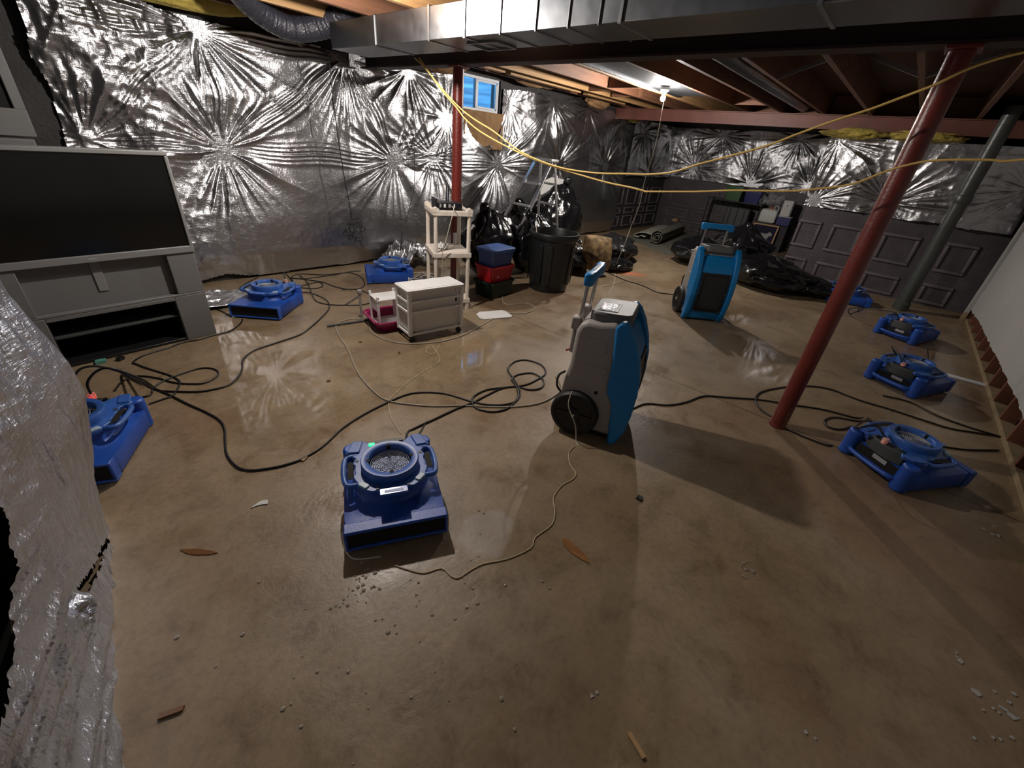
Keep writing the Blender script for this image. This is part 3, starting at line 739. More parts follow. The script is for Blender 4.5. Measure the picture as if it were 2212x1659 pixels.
t = thing('trunk_duct', 'rectangular galvanised trunk duct hung in front of the near beam', 'duct', (2.455, 1.0, 2.19))
ys = [4.16, 3.50, 2.86, 2.51, 2.20, 1.93, 1.71, 1.52, 1.40, 0.55, -0.4, -1.3, -2.2]
for a, c in zip(ys, ys[1:]):
    b = MB(); b.box((0, (a+c)/2-1.0, 0), (0.35, a-c-0.002, 0.178)); obj('duct_section', b, M_GALV, t, bevel=0.003)
for y in ys[1:-1]:
    wide = 0.018 if y in (2.51, 1.40, 2.86, 0.55) else 0.006
    b = MB(); e = 0.183
    b.box((-0.178, y-1.0, 0), (0.008, wide, e)); b.box((0.178, y-1.0, 0), (0.008, wide, e)); b.box((0, y-1.0, -0.092), (0.36, wide, 0.006)); b.box((0, y-1.0, 0.092), (0.36, wide, 0.006))
    obj('drive_cleat', b, M_GALVEDGE, t)
b = MB(); b.box((0.05, 1.62, -0.096), (0.20, 0.012, 0.012)); b.box((0.05, 1.36, -0.096), (0.20, 0.012, 0.012)); b.box((-0.05, 1.49, -0.096), (0.012, 0.26, 0.012)); b.box((0.15, 1.49, -0.096), (0.012, 0.26, 0.012))
obj('register_frame', b, M_GALVEDGE, t, bevel=0.002)
pts = spline([(1.45, 4.05, 2.50), (1.62, 4.25, 2.36), (1.85, 4.40, 2.26), (2.08, 4.42, 2.215), (2.28, 4.30, 2.26), (2.40, 4.12, 2.36), (2.46, 3.95, 2.46)], 14)
b = MB(); b.tube(pts, [0.088+0.0035*math.sin(i*2.6) for i in range(len(pts))], 20); o = obj('flexible_duct', b, M_FLEX); tag(o, 'dark wrinkled flexible duct sagging into the end of the trunk duct', 'duct')
b = MB(); b.tube(spline([(1.50, 4.30, 2.5), (1.75, 4.55, 2.33), (2.05, 4.72, 2.20), (2.35, 4.82, 2.16)], 8), 0.006, 6); o = obj('grey_cable', b, M_BEIGE); tag(o, 'thin pale cable running under the flexible duct along the foil top', 'cable')

# dark soil stack at the right
t = thing('drain_stack', 'thick dark vertical drain pipe before the moulded concrete wall', 'pipe', (7.93, -0.44, 0))
b = MB(); b.cyl((0, 0, 0), (0, 0, 2.40), 0.075, n=28); obj('pipe', b, M_PIPE, t)
b = MB(); b.lathe([(0.088, 0.0), (0.092, 0.04), (0.092, 0.10), (0.078, 0.115)], 28); obj('hub', b, M_PIPE, t)
b = MB(); b.lathe([(0.080, 1.38), (0.086, 1.39), (0.086, 1.47), (0.080, 1.48)], 28); obj('coupling', b, M_PIPE, t)

# ------------------------------------------------------------------ bare bulbs
def bulb_lamp(loc, watts, label, box=False):
    t = thing('bare_bulb_lamp', label, 'lamp', loc)
    b = MB(); b.lathe([(0.055, 0.115), (0.057, 0.095), (0.048, 0.075), (0.030, 0.062), (0.024, 0.045)], 28, cap0=True, cap1=True); obj('lampholder', b, M_PORCELAIN, t)
    if box:
        b = MB(); b.box((0, 0, 0.135), (0.10, 0.10, 0.04)); obj('junction_box', b, M_GALVEDGE, t, bevel=0.004)
        b = MB(); b.box((0, -0.025, 0.170), (0.09, 0.56, 0.030)); obj('mounting_board', b, M_WOODPALE, t)
    b = MB(); b.lathe([(0.013, 0.052), (0.014, 0.040), (0.017, 0.030), (0.027, 0.012), (0.030, -0.004), (0.026, -0.020), (0.015, -0.031), (0.001, -0.034)], 24, cap0=True)
    m = bpy.data.materials.new('lit_bulb'); m.use_nodes = True
    nt = m.node_tree; nt.nodes.remove(nt.nodes['Principled BSDF']); e = nt.nodes.new('ShaderNodeEmission')
    e.inputs['Color'].default_value = (1.0, 0.93, 0.86, 1); e.inputs['Strength'].default_value = watts/(PI*0.0095)
    nt.links.new(e.outputs[0], nt.nodes['Material Output'].inputs['Surface'])
    obj('bulb', b, m, t)
    return t
bulb_lamp((6.0, 2.87, 2.205), BULB_FAR_W, 'lit bare bulb in a porcelain holder under the joists beyond the beam')
bulb_lamp((1.66, 2.86, 2.235), BULB_NEAR_W, 'lit bare bulb on the near side of the trunk duct, by the flexible duct', True)

# ================================================================== OBJECTS
# ---------------- air movers (low profile, blue)
def rrect(cx, cy, hx, hy, r, n=6):
    out = []
    for (sx, sy, a0) in ((1, 1, 0), (-1, 1, 90), (-1, -1, 180), (1, -1, 270)):
        for i in range(n+1):
            a = R(a0+90*i/n); out.append((cx+sx*(hx-r)+r*math.cos(a), cy+sy*(hy-r)+r*math.sin(a)))
    return out
def make_air_mover():
    t = thing('air_mover', 'x', 'air mover', (0, 0, 0))
    N = 72; cx = -0.032
    def outline(kind):
        pts = []
        for i in range(N):
            a = 2*PI*i/N; c, s = math.cos(a), math.sin(a)
            hxp, hxm, hy = 0.264, 0.190, 0.213
            # ray to a rounded rectangle about (cx, 0)
            tx = (hxp if c > 0 else hxm)/max(abs(c), 1e-6); ty = hy/max(abs(s), 1e-6)
            p = 16.0
            rr = (tx**-p+ty**-p)**(-1/p)
            rc = 0.166
            k = kind
            r = rr*(1-k)+rc*k
            pts.append((cx+r*c, r*s))
        return pts
    lv = [(0.012, 0, .97), (0.022, 0, 1), (0.105, 0, 1), (0.116, 0, .985), (0.120, .35, 1), (0.126, .85, 1.0), (0.140, .97, 1.0), (0.185, 1.0, .98)]
    rings = []
    for z, k, s in lv:
        zz = z
        rings.append([(cx+(x-cx)*s, y*s, zz) for x, y in outline(k)])
    b = MB(); b.rings(rings); obj('housing', b, M_BLUE, t, bevel=0.0, ang=50)
    # outlet mouth: frame standing proud of a dark throat
    b = MB(); x0, x1 = 0.205, 0.262
    for c, d in (((.2335, 0, 0.1135), (.057, .428, .015)), ((.2335, 0, 0.018), (.057, .428, .013)), ((.2335, .208, 0.0665), (.057, .013, .088)), ((.2335, -.208, 0.0665), (.057, .013, .088))): b.box(c, d)
    obj('outlet_mouth', b, M_BLUE, t, bevel=0.005)
    b = MB(); b.box((0.250, 0, 0.0665), (0.004, 0.405, 0.090)); obj('throat', b, M_DARK, t, smooth=False)
    # scalloped top plate
    poly = []
    for i in range(144):
        a = 2*PI*i/144; d = math.degrees(a) % 360
        r = 0.172
        for c0, wdt, add in ((0, 17, 0.016), (42, 15, 0.010), (318, 15, 0.010), (90, 12, -0.014), (270, 12, -0.014), (137, 17, 0.062), (223, 17, 0.062), (180, 22, -0.030)):
            dd = abs((d-c0+180) % 360-180)
            r += add*max(0, min(1, (wdt-dd)/4.0+0.5))
        poly.append((cx+r*math.cos(a), r*math.sin(a)))
    b = MB(); b.prism(poly, 0.178, 0.200); obj('top_plate', b, M_BLUE_PALE, t, bevel=0.004, ang=50)
    # side grab handles
    for s in (1, -1):
        b = MB(); b.tube(spline([(0.062, s*0.148, 0.190), (0.057, s*0.190, 0.190), (0.005, s*0.204, 0.190), (-0.065, s*0.206, 0.190), (-0.125, s*0.196, 0.190), (-0.14, s*0.15, 0.190)], 6), 0.0125, 10)
        obj('grab_handle', b, M_BLUE_PALE, t)
        b = MB(); b.prism(rrect(-0.030, s*0.176, 0.058, 0.013, 0.012), 0.1985, 0.2012); obj('grip_slot', b, M_DARK, t)
    # inlet collar
    b = MB(); b.lathe([(0.128, 0.195), (0.130, 0.205), (0.130, 0.236), (0.126, 0.243), (0.100, 0.243), (0.095, 0.238), (0.093, 0.205), (0.093, 0.172)], 56, (cx, 0, 0)); obj('inlet_collar', b, M_BLUE_PALE, t, ang=55)
    b = MB(); b.lathe([(0.001, 0.165), (0.094, 0.165)], 40, (cx, 0, 0)); b.lathe([(0.001, 0.185), (0.030, 0.182), (0.034, 0.166)], 24, (cx, 0, 0))
    obj('impeller', b, M_DARK, t)
    for k in range(4):
        a = R(45+90*k) if False else R(90*k)
        b = MB(); b.cyl((cx+0.097*math.cos(a), 0.097*math.sin(a), 0.222), (cx+0.097*math.cos(a), 0.097*math.sin(a), 0.2438), 0.0095, n=12); obj('keyhole', b, M_DARK, t)
    b = MB()
    for r in (0.009, 0.018, 0.028, 0.038, 0.048, 0.058, 0.068, 0.078, 0.087):
        b.tube([(cx+r*math.cos(2*PI*i/36), r*math.sin(2*PI*i/36), 0.214+0.010*(1-(r/0.1)**2)) for i in range(36)], 0.0016, 4, True)
    for k in range(8):
        a = PI*k/4; b.tube([(cx+r*math.cos(a), r*math.sin(a), 0.212+0.010*(1-(r/0.1)**2)) for r in (0.008, 0.05, 0.094)], 0.0016, 4)
    obj('inlet_grille', b, M_WIRE, t)
    # front badge and worn corner pads, screws
    b = MB(); b.prism(rrect(0.145, 0, 0.020, 0.060, 0.006), 0.198, 0.208); obj('badge', b, M_BADGE, t, bevel=0.004)
    b = MB(); b.prism(rrect(0.147, 0, 0.008, 0.040, 0.002), 0.2078, 0.2095); obj('badge_plate', b, M_BLUE_PALE, t, bevel=0.001)
    for s in (1, -1):
        a = R(47*s); b = MB(); b.prism(rrect(0, 0, 0.014, 0.024, 0.008), 0.199, 0.207, Matrix.Translation((cx+0.166*math.cos(a), 0.166*math.sin(a), 0)) @ Matrix.Rotation(a, 4, 'Z')); obj('corner_pad', b, M_WHITEPAD, t, bevel=0.003)
    for a in (24, -24, 112, -112):
        b = MB(); b.cyl((cx+0.158*math.cos(R(a)), 0.158*math.sin(R(a)), 0.198), (cx+0.158*math.cos(R(a)), 0.158*math.sin(R(a)), 0.203), 0.0085, n=12); obj('screw', b, M_PANEL, t)
    for s in (1, -1):
        # raised ear pads at the control end
        b = MB(); b.prism([(-0.145, s*0.135), (-0.232, s*0.115), (-0.236, s*0.165), (-0.150, s*0.190)], 0.199, 0.208); obj('ear_pad', b, M_BLUE_PALE, t, bevel=0.005)
        b = MB(); b.cyl((-0.222, s*0.172, 0.0), (-0.222, s*0.172, 0.178), 0.042, n=20); obj('corner_bumper', b, M_BLUE, t, bevel=0.012)
    # control end
    b = MB(); b.prism([(-0.150, -0.100), (-0.150, 0.100), (-0.205, 0.112), (-0.232, 0.060), (-0.238, 0.0), (-0.232, -0.060), (-0.205, -0.112)], 0.120, 0.197); obj('control_panel', b, M_PANEL, t, bevel=0.004)
    b = MB(); b.box((-0.197, -0.076, 0.201), (0.024, 0.030, 0.010)); obj('rocker_switch', b, M_GREEN_LED, t, bevel=0.002)
    b = MB(); b.prism(rrect(-0.203, 0.006, 0.015, 0.038, 0.004), 0.196, 0.202); obj('outlet_socket', b, M_BLACK, t)
    b = MB(); b.cyl((-0.205, 0.066, 0.196), (-0.205, 0.066, 0.208), 0.010, n=14); obj('breaker_button', b, M_BLACK, t)
    b = MB(); b.tube(spline([(-0.225, 0.150, 0.062), (-0.262, 0.120, 0.060), (-0.268, 0.0, 0.058), (-0.262, -0.120, 0.060), (-0.225, -0.150, 0.062)], 5), 0.015, 10); obj('carry_bar', b, M_BLUE, t)
    b = MB(); b.box((-0.224, 0, 0.085), (0.006, 0.26, 0.060)); obj('rear_recess', b, M_DARK, t)
    b = MB(); b.box((-0.229, -0.02, 0.098), (0.004, 0.085, 0.026)); obj('rating_label', b, M_LABEL, t)
    b = MB()
    for x, y in ((0.20, 0.17), (0.20, -0.17), (-0.12, 0.17), (-0.12, -0.17)): b.cyl((x, y, 0), (x, y, 0.016), 0.018, n=12)
    obj('rubber_feet', b, M_RUBBER, t)
    return t
MOVERS = [
 ((0.800, 1.312), -119.4, 'blue air mover with lit green switch alone on open floor, outlet facing the camera'),
 ((-0.125, 2.60), -118.0, 'blue air mover half hidden by the near foil sheet, two red lit plugs in it'),
 ((1.36, 4.105), -138.0, 'blue air mover with open outlet beside the grey television stand'),
 ((2.83, 4.36), 152.0, 'blue air mover seen side-on by the foil wall behind the white drawer cart'),
 ((3.215, -0.575), -37.0, 'blue air mover nearest the stud wall foot, right of the near red post'),
 ((4.83, -0.57), -27.0, 'blue air mover in the middle of the row along the stud wall'),
 ((6.50, -0.52), -22.0, 'blue air mover at the far end of the row, before the drain pipe'),
 ((7.64, 0.18), -78.0, 'blue air mover partly hidden by the near red post, at the concrete wall'),
]
proto = make_air_mover(); allm = [proto]
for i in range(1, len(MOVERS)): allm.append(copy_tree(proto))
off_mesh = [c for c in proto.children if c.name.startswith('rocker_switch')][0].data.copy(); off_mesh.materials[0] = M_LED_OFF
for o, ((x, y), a, lab) in zip(allm, MOVERS):
    o.location = (x, y, 0); o.rotation_euler = (0, 0, R(a)); o['label'] = lab; o['category'] = 'air mover'
    if allm.index(o) > 1:
        for ch in o.children:
            if ch.name.startswith('rocker_switch'): ch.data = off_mesh
    o['label'] = lab; o['group'] = 'blue air movers'

# ---------------- dehumidifiers
def make_dehumidifier():
    t = thing('dehumidifier', 'x', 'dehumidifier')
    XZ = Matrix(((1, 0, 0, 0), (0, 0, 1, 0), (0, 1, 0, 0), (0, 0, 0, 1)))   # (x, z, y) -> prism along y
    def side_prism(poly, y0, y1):
        b = MB(); b.prism(poly, y0, y1, XZ); return b
    body = [(-0.085, 0.045), (-0.125, 0.20), (-0.118, 0.34), (-0.098, 0.45), (-0.094, 0.66), (-0.075, 0.715), (-0.03, 0.735), (0.04, 0.735), (0.13, 0.755), (0.165, 0.70), (0.16, 0.545), (0.165, 0.36), (0.21, 0.27), (0.24, 0.04)]
    obj('body', side_prism(body, -0.195, 0.195), M_GREYSHELL, t, bevel=0.026, segs=3)
    b = MB(); b.prism(rrect(0.055, 0.46, 0.075, 0.025, 0.018), -0.1975, 0.1975, XZ); b.prism(rrect(0.035, 0.60, 0.065, 0.05, 0.03), -0.1972, 0.1972, XZ); obj('side_recess', b, M_GREYSHELL, t, bevel=0.004)
    wing = [(0.122, 0.745), (0.142, 0.778), (0.172, 0.784), (0.205, 0.755), (0.245, 0.690), (0.285, 0.590), (0.312, 0.480), (0.322, 0.360), (0.318, 0.230), (0.302, 0.110), (0.268, 0.022), (0.245, 0.0), (0.222, 0.008), (0.195, 0.270), (0.150, 0.355), (0.143, 0.545)]
    for s in (1, -1):
        y0, y1 = (0.168, 0.226) if s > 0 else (-0.226, -0.168)
        obj('side_wing', side_prism(wing, y0, y1), M_AZURE, t, bevel=0.016, segs=3)
    mid = [(0.130, 0.66), (0.155, 0.705), (0.196, 0.700), (0.230, 0.655), (0.270, 0.580), (0.298, 0.475), (0.310, 0.360), (0.306, 0.230), (0.290, 0.110), (0.262, 0.030), (0.235, 0.012), (0.195, 0.270), (0.150, 0.355), (0.143, 0.545)]
    obj('front_shell', side_prism(mid, -0.172, 0.172), M_AZURE, t, bevel=0.010)
    # coil grille: bowed dark panel in a black frame
    def front_x(z): return float(np.interp(z, [0.045, .115, .23, .36, .47, .575, .65], [0.268, .291, .306, .310, .298, .270, .230]))
    zs = np.linspace(0.125, 0.600, 14)
    def strip(ya, yb, za, zb, off, n=12):
        z = np.linspace(za, zb, n); m = MB(); rings = []
        for q in z:
            x = front_x(q); rings.append([(x-0.012, ya, q), (x+off, ya, q), (x+off, yb, q), (x-0.012, yb, q)])
        m.rings(rings); return m
    fr = MB()
    for q in (strip(-0.150, -0.128, .120, .540, .010), strip(0.128, 0.150, .120, .540, .010), strip(-0.150, 0.150, .515, .540, .010, 3), strip(-0.150, 0.150, .120, .150, .010, 3)): fr.add(q.v, q.f)
    obj('grille_frame', fr, M_BLACK, t, ang=50)
    obj('coil', strip(-0.130, 0.130, .145, .520, .003), M_COIL, t, ang=50)
    for y in (-0.139, 0.139):
        for z in (0.135, 0.33, 0.527):
            b = MB(); x = front_x(z); b.cyl((x+.008, y, z), (x+.013, y, z), 0.006, n=10); obj('screw', b, M_STEEL, t)
    # sloping control deck
    T = Matrix.Translation((0.075, 0, 0.778)) @ Matrix.Rotation(R(-4), 4, 'Y')
    b = MB(); b.prism(rrect(0, 0, 0.118, 0.150, 0.045, 8), -0.050, 0.012, T); obj('control_deck', b, M_GREYDECK, t, bevel=0.010, segs=3)
    b = MB(); b.prism(rrect(-0.028, -0.025, 0.056, 0.082, 0.004), 0.012, 0.0150, T); obj('display_frame', b, M_PANEL, t)
    b = MB(); b.prism(rrect(-0.030, -0.028, 0.046, 0.068, 0.003), 0.0148, 0.0165, T); obj('display', b, M_DISPLAY, t)
    # pull handle
    for s in (1, -1):
        y = 0.118*s
        b = MB(); b.cyl((-0.108, y, 0.50), (-0.085, y, 0.950), 0.0105, n=12); obj('handle_tube', b, M_STEEL, t)
        b = MB(); b.box((-0.112, y, 0.690), (0.052, 0.060, 0.075)); b.box((-0.116, y, 0.600), (0.022, 0.034, 0.160)); obj('tube_bracket', b, M_GREYSHELL, t, bevel=0.008)
        b = MB(); b.cyl((-0.116, y-.02, 0.515), (-0.116, y+.02, 0.515), 0.009, n=10); obj('clip', b, M_STEEL, t)
    gp = []
    for y, dx, hw in ((-0.178, 0.0, 0.55), (-0.170, 0.0, .9), (-0.13, 0.0, 1), (-0.10, .006, .95), (0.10, .006, .95), (0.13, 0.0, 1), (0.170, 0, .9), (0.178, 0, .55)):
        drop = 0.040 if abs(y) > 0.115 else 0.022
        sec = [(-.026, .018), (-.018, .027), (.018, .027), (.026, .018), (.026, -drop), (.018, -drop-.008), (-.018, -drop-.008), (-.026, -drop)]
        gp.append([(-0.080+px*hw+dx, y, 0.962+(pz*hw)) for px, pz in sec])
    b = MB(); b.rings(gp); obj('grip', b, M_AZURE, t, bevel=0.006, ang=50)
    b = MB(); b.prism(rrect(-0.077, 0, 0.008, 0.075, 0.006), 0.985, 0.9895); obj('grip_inset', b, M_PANEL, t)
    # wheels
    for s in (1, -1):
        y0, y1 = s*0.193, s*0.243
        Tw = Matrix.Translation((-0.012, 0, 0.148)) @ Matrix.Rotation(R(-90*s), 4, 'X')
        b = MB(); b.lathe([(0.0, 0.165), (0.125, 0.165), (0.143, 0.175), (0.148, 0.19), (0.148, 0.225), (0.140, 0.240), (0.122, 0.243), (0.112, 0.232), (0.045, 0.230), (0.036, 0.240), (0.0, 0.240)], 44, M=Tw); obj('wheel', b, M_RUBBER, t)
        b = MB()
        for k in range(6): b.box((0.075*math.cos(k*PI/3), 0.075*math.sin(k*PI/3), 0.232), (0.080, 0.016, 0.010), Tw, rz=k*PI/3)
        obj('wheel_spokes', b, M_BLACK, t)
        b = MB(); b.lathe([(0.0, 0.252), (0.010, 0.250), (0.015, 0.243), (0.016, 0.236)], 18, M=Tw); obj('axle_cap', b, M_STEEL, t)
    b = MB(); b.cyl((0.09, -0.197, 0.315), (0.09, 0.197, 0.315), 0.011, n=12); obj('drain_plug', b, M_DARK, t)
    b = MB(); b.tube(spline([(-0.115, -0.19, 0.40), (-0.150, -0.185, 0.36), (-0.155, -0.18, 0.29), (-0.125, -0.18, 0.25)], 5), 0.007, 8); obj('cord_tail', b, M_CORD, t)
    b = MB(); b.box((0.10, 0, 0.030), (0.22, 0.34, 0.045)); obj('base_tray', b, M_BLACK, t, bevel=0.006)
    b = MB(); b.tube([(-0.118, -0.10, 0.512), (-0.150, -0.115, 0.500)], 0.006, 8); o = obj('release_lever', b, MATS['red_tote'], t)
    return t
d1 = make_dehumidifier(); d2 = copy_tree(d1)
for o, loc, a, lab in ((d1, (2.135, 1.105, 0), -71, 'blue and grey wheeled dehumidifier seen side-on in the middle of the room'),
                       (d2, (5.035, 1.425, 0), -142, 'blue and grey wheeled dehumidifier facing the camera, black coil grille in front')):
    o.location = loc; o.rotation_euler = (0, 0, R(a)); o['label'] = lab; o['category'] = 'dehumidifier'; o['group'] = 'wheeled dehumidifiers'

# ---------------- white shelving unit, modem
t = thing('shelving_unit', 'yellowed white plastic shelving unit with a modem on its top shelf', 'shelf', (2.835, 3.295, 0), R(-27))
for sx in (-0.16, 0.16):
    for sy in (-0.185, 0.185):
        b = MB(); b.lathe([(0.021, 0.0), (0.021, 0.12), (0.019, 0.13), (0.019, 0.53), (0.021, 0.55), (0.021, 0.62), (0.019, 0.63), (0.019, 0.90), (0.021, 0.92)], 16, (sx, sy, 0), cap0=True, cap1=True); obj('leg', b, M_SHELF, t)
for z in (0.115, 0.575, 0.955):
    b = MB(); b.box((0, 0, z), (0.372, 0.42, 0.012))
    for s in (1, -1): b.box((0, s*0.205, z-0.018), (0.372, 0.012, 0.040)); b.box((s*0.181, 0, z-0.018), (0.012, 0.42, 0.040))
    for k in range(9): b.box((-0.16+0.04*k, 0, z-0.012), (0.006, 0.40, 0.016))
    obj('shelf_board', b, M_SHELF, t, bevel=0.003)
for sx in (-0.16, 0.16):
    for sy in (-0.185, 0.185):
        b = MB(); b.box((sx, sy, 0.958), (0.058, 0.055, 0.034)); b.prism([(sx-0.029, 0.975), (sx+0.029, 0.975), (sx, 0.990)], sy-0.0275, sy+0.0275, Matrix(((1, 0, 0, 0), (0, 0, 1, 0), (0, 1, 0, 0), (0, 0, 0, 1)))); obj('corner_cap', b, M_SHELF, t, bevel=0.003)
t = thing('modem', 'black modem router with three upright antennas on the top shelf', 'modem', (2.755, 3.215, 0.963), R(-25))
b = MB(); b.box((0, 0, 0.040), (0.245, 0.16, 0.046)); obj('body', b, M_BLACK, t, bevel=0.004)
b = MB(); b.box((-0.122, 0, 0.050), (0.012, 0.175, 0.090)); obj('side_stand', b, M_BLACK, t, bevel=0.003)
b = MB(); b.box((0.02, -0.0, 0.006), (0.21, 0.14, 0.012)); obj('foot', b, M_BLACK, t)
for k, (x, w, c) in enumerate(((-0.085, .016, M_LABEL), (-0.045, .018, M_WHITEPL), (0.0, .022, M_LABEL), (0.045, .012, M_WHITEPL), (0.085, .020, M_NAVY))):
    b = MB(); b.box((x, -0.081, 0.040), (w, 0.004, 0.030)); obj('port', b, c, t)
for k, x in enumerate((-0.02, 0.012, 0.030)):
    b = MB(); b.box((x, 0.07, 0.125), (0.010, 0.008, 0.135)); obj('antenna', b, M_BLACK if k else M_GREYSHELL, t, bevel=0.002)
b = MB(); b.tube(spline([(2.735, 3.125, 1.000), (2.70, 3.06, 0.985), (2.665, 3.06, 0.88), (2.640, 3.10, 0.70), (2.63, 3.13, 0.60), (2.66, 3.17, 0.40), (2.69, 3.25, 0.12), (2.75, 3.36, 0.03), (2.90, 3.50, 0.012)], 8), 0.0035, 6)
o = obj('modem_cable', b, M_WHITECORD); tag(o, 'white network cable hanging from the modem down the shelf legs', 'cable')
foil_scrap('crumpled_wrapper', (2.80, 3.28, 0.585), 0.075, 0.06, 0.05, 23, 'crumpled clear plastic wrapper on the middle white shelf', M_PAPER)
foil_scrap('tangled_wire_packet', (3.18, 4.02, 0.004), 0.20, 0.12, 0.06, 29, 'glinting crumpled plastic packet on the floor left of the shelf legs', M_FOIL)
b = MB(); rng = random.Random(4); pts = []
for i in range(26):
    a = i*1.05; r = 0.09+0.07*rng.random(); pts.append((3.05+r*math.cos(a)*1.3, 3.98+r*math.sin(a), 0.012+0.10*rng.random()))
b.tube(spline(pts, 5), 0.0045, 6); o = obj('tangled_cable', b, M_WHITECORD); tag(o, 'tangle of pale cable on the floor behind the white shelf', 'cable')

# ---------------- drawer cart
t = thing('drawer_cart', 'white three drawer rolling cart with frosted drawers before the shelving unit', 'storage cart', (2.215, 2.80, 0), R(-10))
Wc, Dc = 0.53, 0.25; z0, z1 = 0.055, 0.445
lv = [0.075, 0.265, 0.352, 0.437]
for sx in (-1, 1):
    for sy in (-1, 1):
        b = MB(); x, y = sx*(Wc/2-0.016), sy*(Dc/2-0.016); b.prism(rrect(x, y, 0.017, 0.017, 0.010, 4), z0, z1); obj('corner_post', b, M_WHITEPL, t)
        b = MB(); b.cyl((x*0.93, y*0.93-0.014, 0.022), (x*0.93, y*0.93+0.014, 0.022), 0.022, n=16); b.box((x*0.93, y*0.93, 0.048), (0.018, 0.02, 0.018)); obj('caster', b, M_BLACK, t)
for z in (0.068, 0.262, 0.350):
    b = MB()
    for s in (1, -1): b.box((0, s*(Dc/2-0.008), z), (Wc-0.03, 0.014, 0.020)); b.box((s*(Wc/2-0.008), 0, z), (0.014, Dc-0.03, 0.020))
    obj('rail', b, M_WHITEPL, t, bevel=0.003)
b = MB(); b.prism(rrect(0, 0, Wc/2+0.004, Dc/2+0.004, 0.014), 0.437, 0.452); b.prism(rrect(0, 0, Wc/2-0.02, Dc/2-0.02, 0.014), 0.452, 0.455); obj('top_panel', b, M_WHITEPL, t, bevel=0.003)
for (za, zb) in ((0.080, 0.250), (0.275, 0.338), (0.362, 0.430)):
    b = MB(); w, d = Wc-0.045, Dc-0.05; zc, h = (za+zb)/2, zb-za
    b.box((0, -d/2, zc), (w, 0.005, h)); b.box((0, d/2, zc), (w, 0.005, h)); b.box((-w/2, 0, zc), (0.005, d, h)); b.box((w/2, 0, zc), (0.005, d, h)); b.box((0, 0, za), (w, d, 0.005))
    dr = obj('drawer', b, M_CLEAR, t, smooth=False)
    b = MB(); b.box((w/2-0.045, -d/2-0.006, zc+0.01), (0.016, 0.010, min(0.03, h*.5))); obj('drawer_pull', b, M_BLACK if za == 0.275 else M_CLEAR, dr)
b = MB()
for s in (1, -1):
    for e in (-1, 1):
        b.add(*(lambda m: (m.v, m.f))(MB().rings([[(e*(Wc/2-0.03), s*(Dc/2-0.006)-.005, 0.25), (e*(Wc/2-0.03), s*(Dc/2-0.006)+.005, 0.25)], [(e*(Wc/2-0.075), s*(Dc/2-0.006)-.005, 0.08), (e*(Wc/2-0.075), s*(Dc/2-0.006)+.005, 0.08)], [(e*(Wc/2-0.03), s*(Dc/2-0.006)+.005, 0.08), (e*(Wc/2-0.03), s*(Dc/2-0.006)-.005, 0.08)]], False, False, False)))
obj('side_gusset', b, M_WHITEPL, t)
# magenta tray and white frame behind it
t = thing('tray', 'magenta plastic tub lying behind the left edge of the drawer cart', 'tub', (2.055, 3.165, 0), R(-12))
b = MB(); b.rings([[(x, y, z) for x, y in rrect(0, 0, hx, hy, r)] for z, hx, hy, r in ((0.0, 0.16, 0.15, .05), (0.008, .17, .16, .05), (0.085, .195, .185, .06), (0.092, .212, .20, .06), (0.098, .205, .195, .06), (0.088, .182, .172, .05), (0.012, .160, .150, .05))], True, True); obj('basin', b, M_MAGENTA, t)
b = MB(); b.tube(spline([(x, y, 0.092) for x, y in rrect(0, 0, 0.206, 0.195, 0.07)], 2, True), 0.010, 8, True); obj('rim', b, M_MAGENTA, t)
t = thing('white_rack', 'small white plastic rack standing in the magenta tub', 'rack', (2.045, 3.20, 0.012), R(-12))
for sx, sy in ((-0.12, -0.09), (0.10, -0.09), (-0.12, 0.10), (0.10, 0.10)):
    b = MB(); b.box((sx, sy, 0.14), (0.022, 0.022, 0.28)); obj('leg', b, M_WHITEPL, t, bevel=0.004)
b = MB(); b.box((-0.01, 0.0, 0.012), (0.25, 0.22, 0.012)); b.box((-0.01, 0.0, 0.245), (0.24, 0.21, 0.012)); b.box((-0.12, 0.0, 0.175), (0.010, 0.20, 0.08)); obj('shelf_plate', b, M_WHITEPL, t, bevel=0.003)
b = MB(); b.cyl((1.90, 3.42, 0.0), (1.90, 3.42, 0.25), 0.012, n=12); b.lathe([(0.0, 0.285), (0.018, 0.28), (0.022, 0.265), (0.018, 0.248), (0.0, 0.246)], 14, (1.90, 3.42, 0)); o = obj('knobbed_stick', b, M_GREYSHELL); tag(o, 'short grey stick with round knob standing behind the white rack', 'stick')
# white lid on the floor
b = MB(); P = [(-0.175, -0.06), (-0.135, -0.10), (0.15, -0.10), (0.18, -0.075), (0.165, 0.07), (0.13, 0.10), (-0.12, 0.10), (-0.175, 0.045)]
b.prism(P, 0.0, 0.014); o = obj('plastic_lid', b, M_WHITEPL, bevel=0.005, loc=(2.995, 2.755, 0.0), rot=(0, 0, R(-24))); tag(o, 'flat white plastic lid with cut corners lying on the floor', 'sheet')

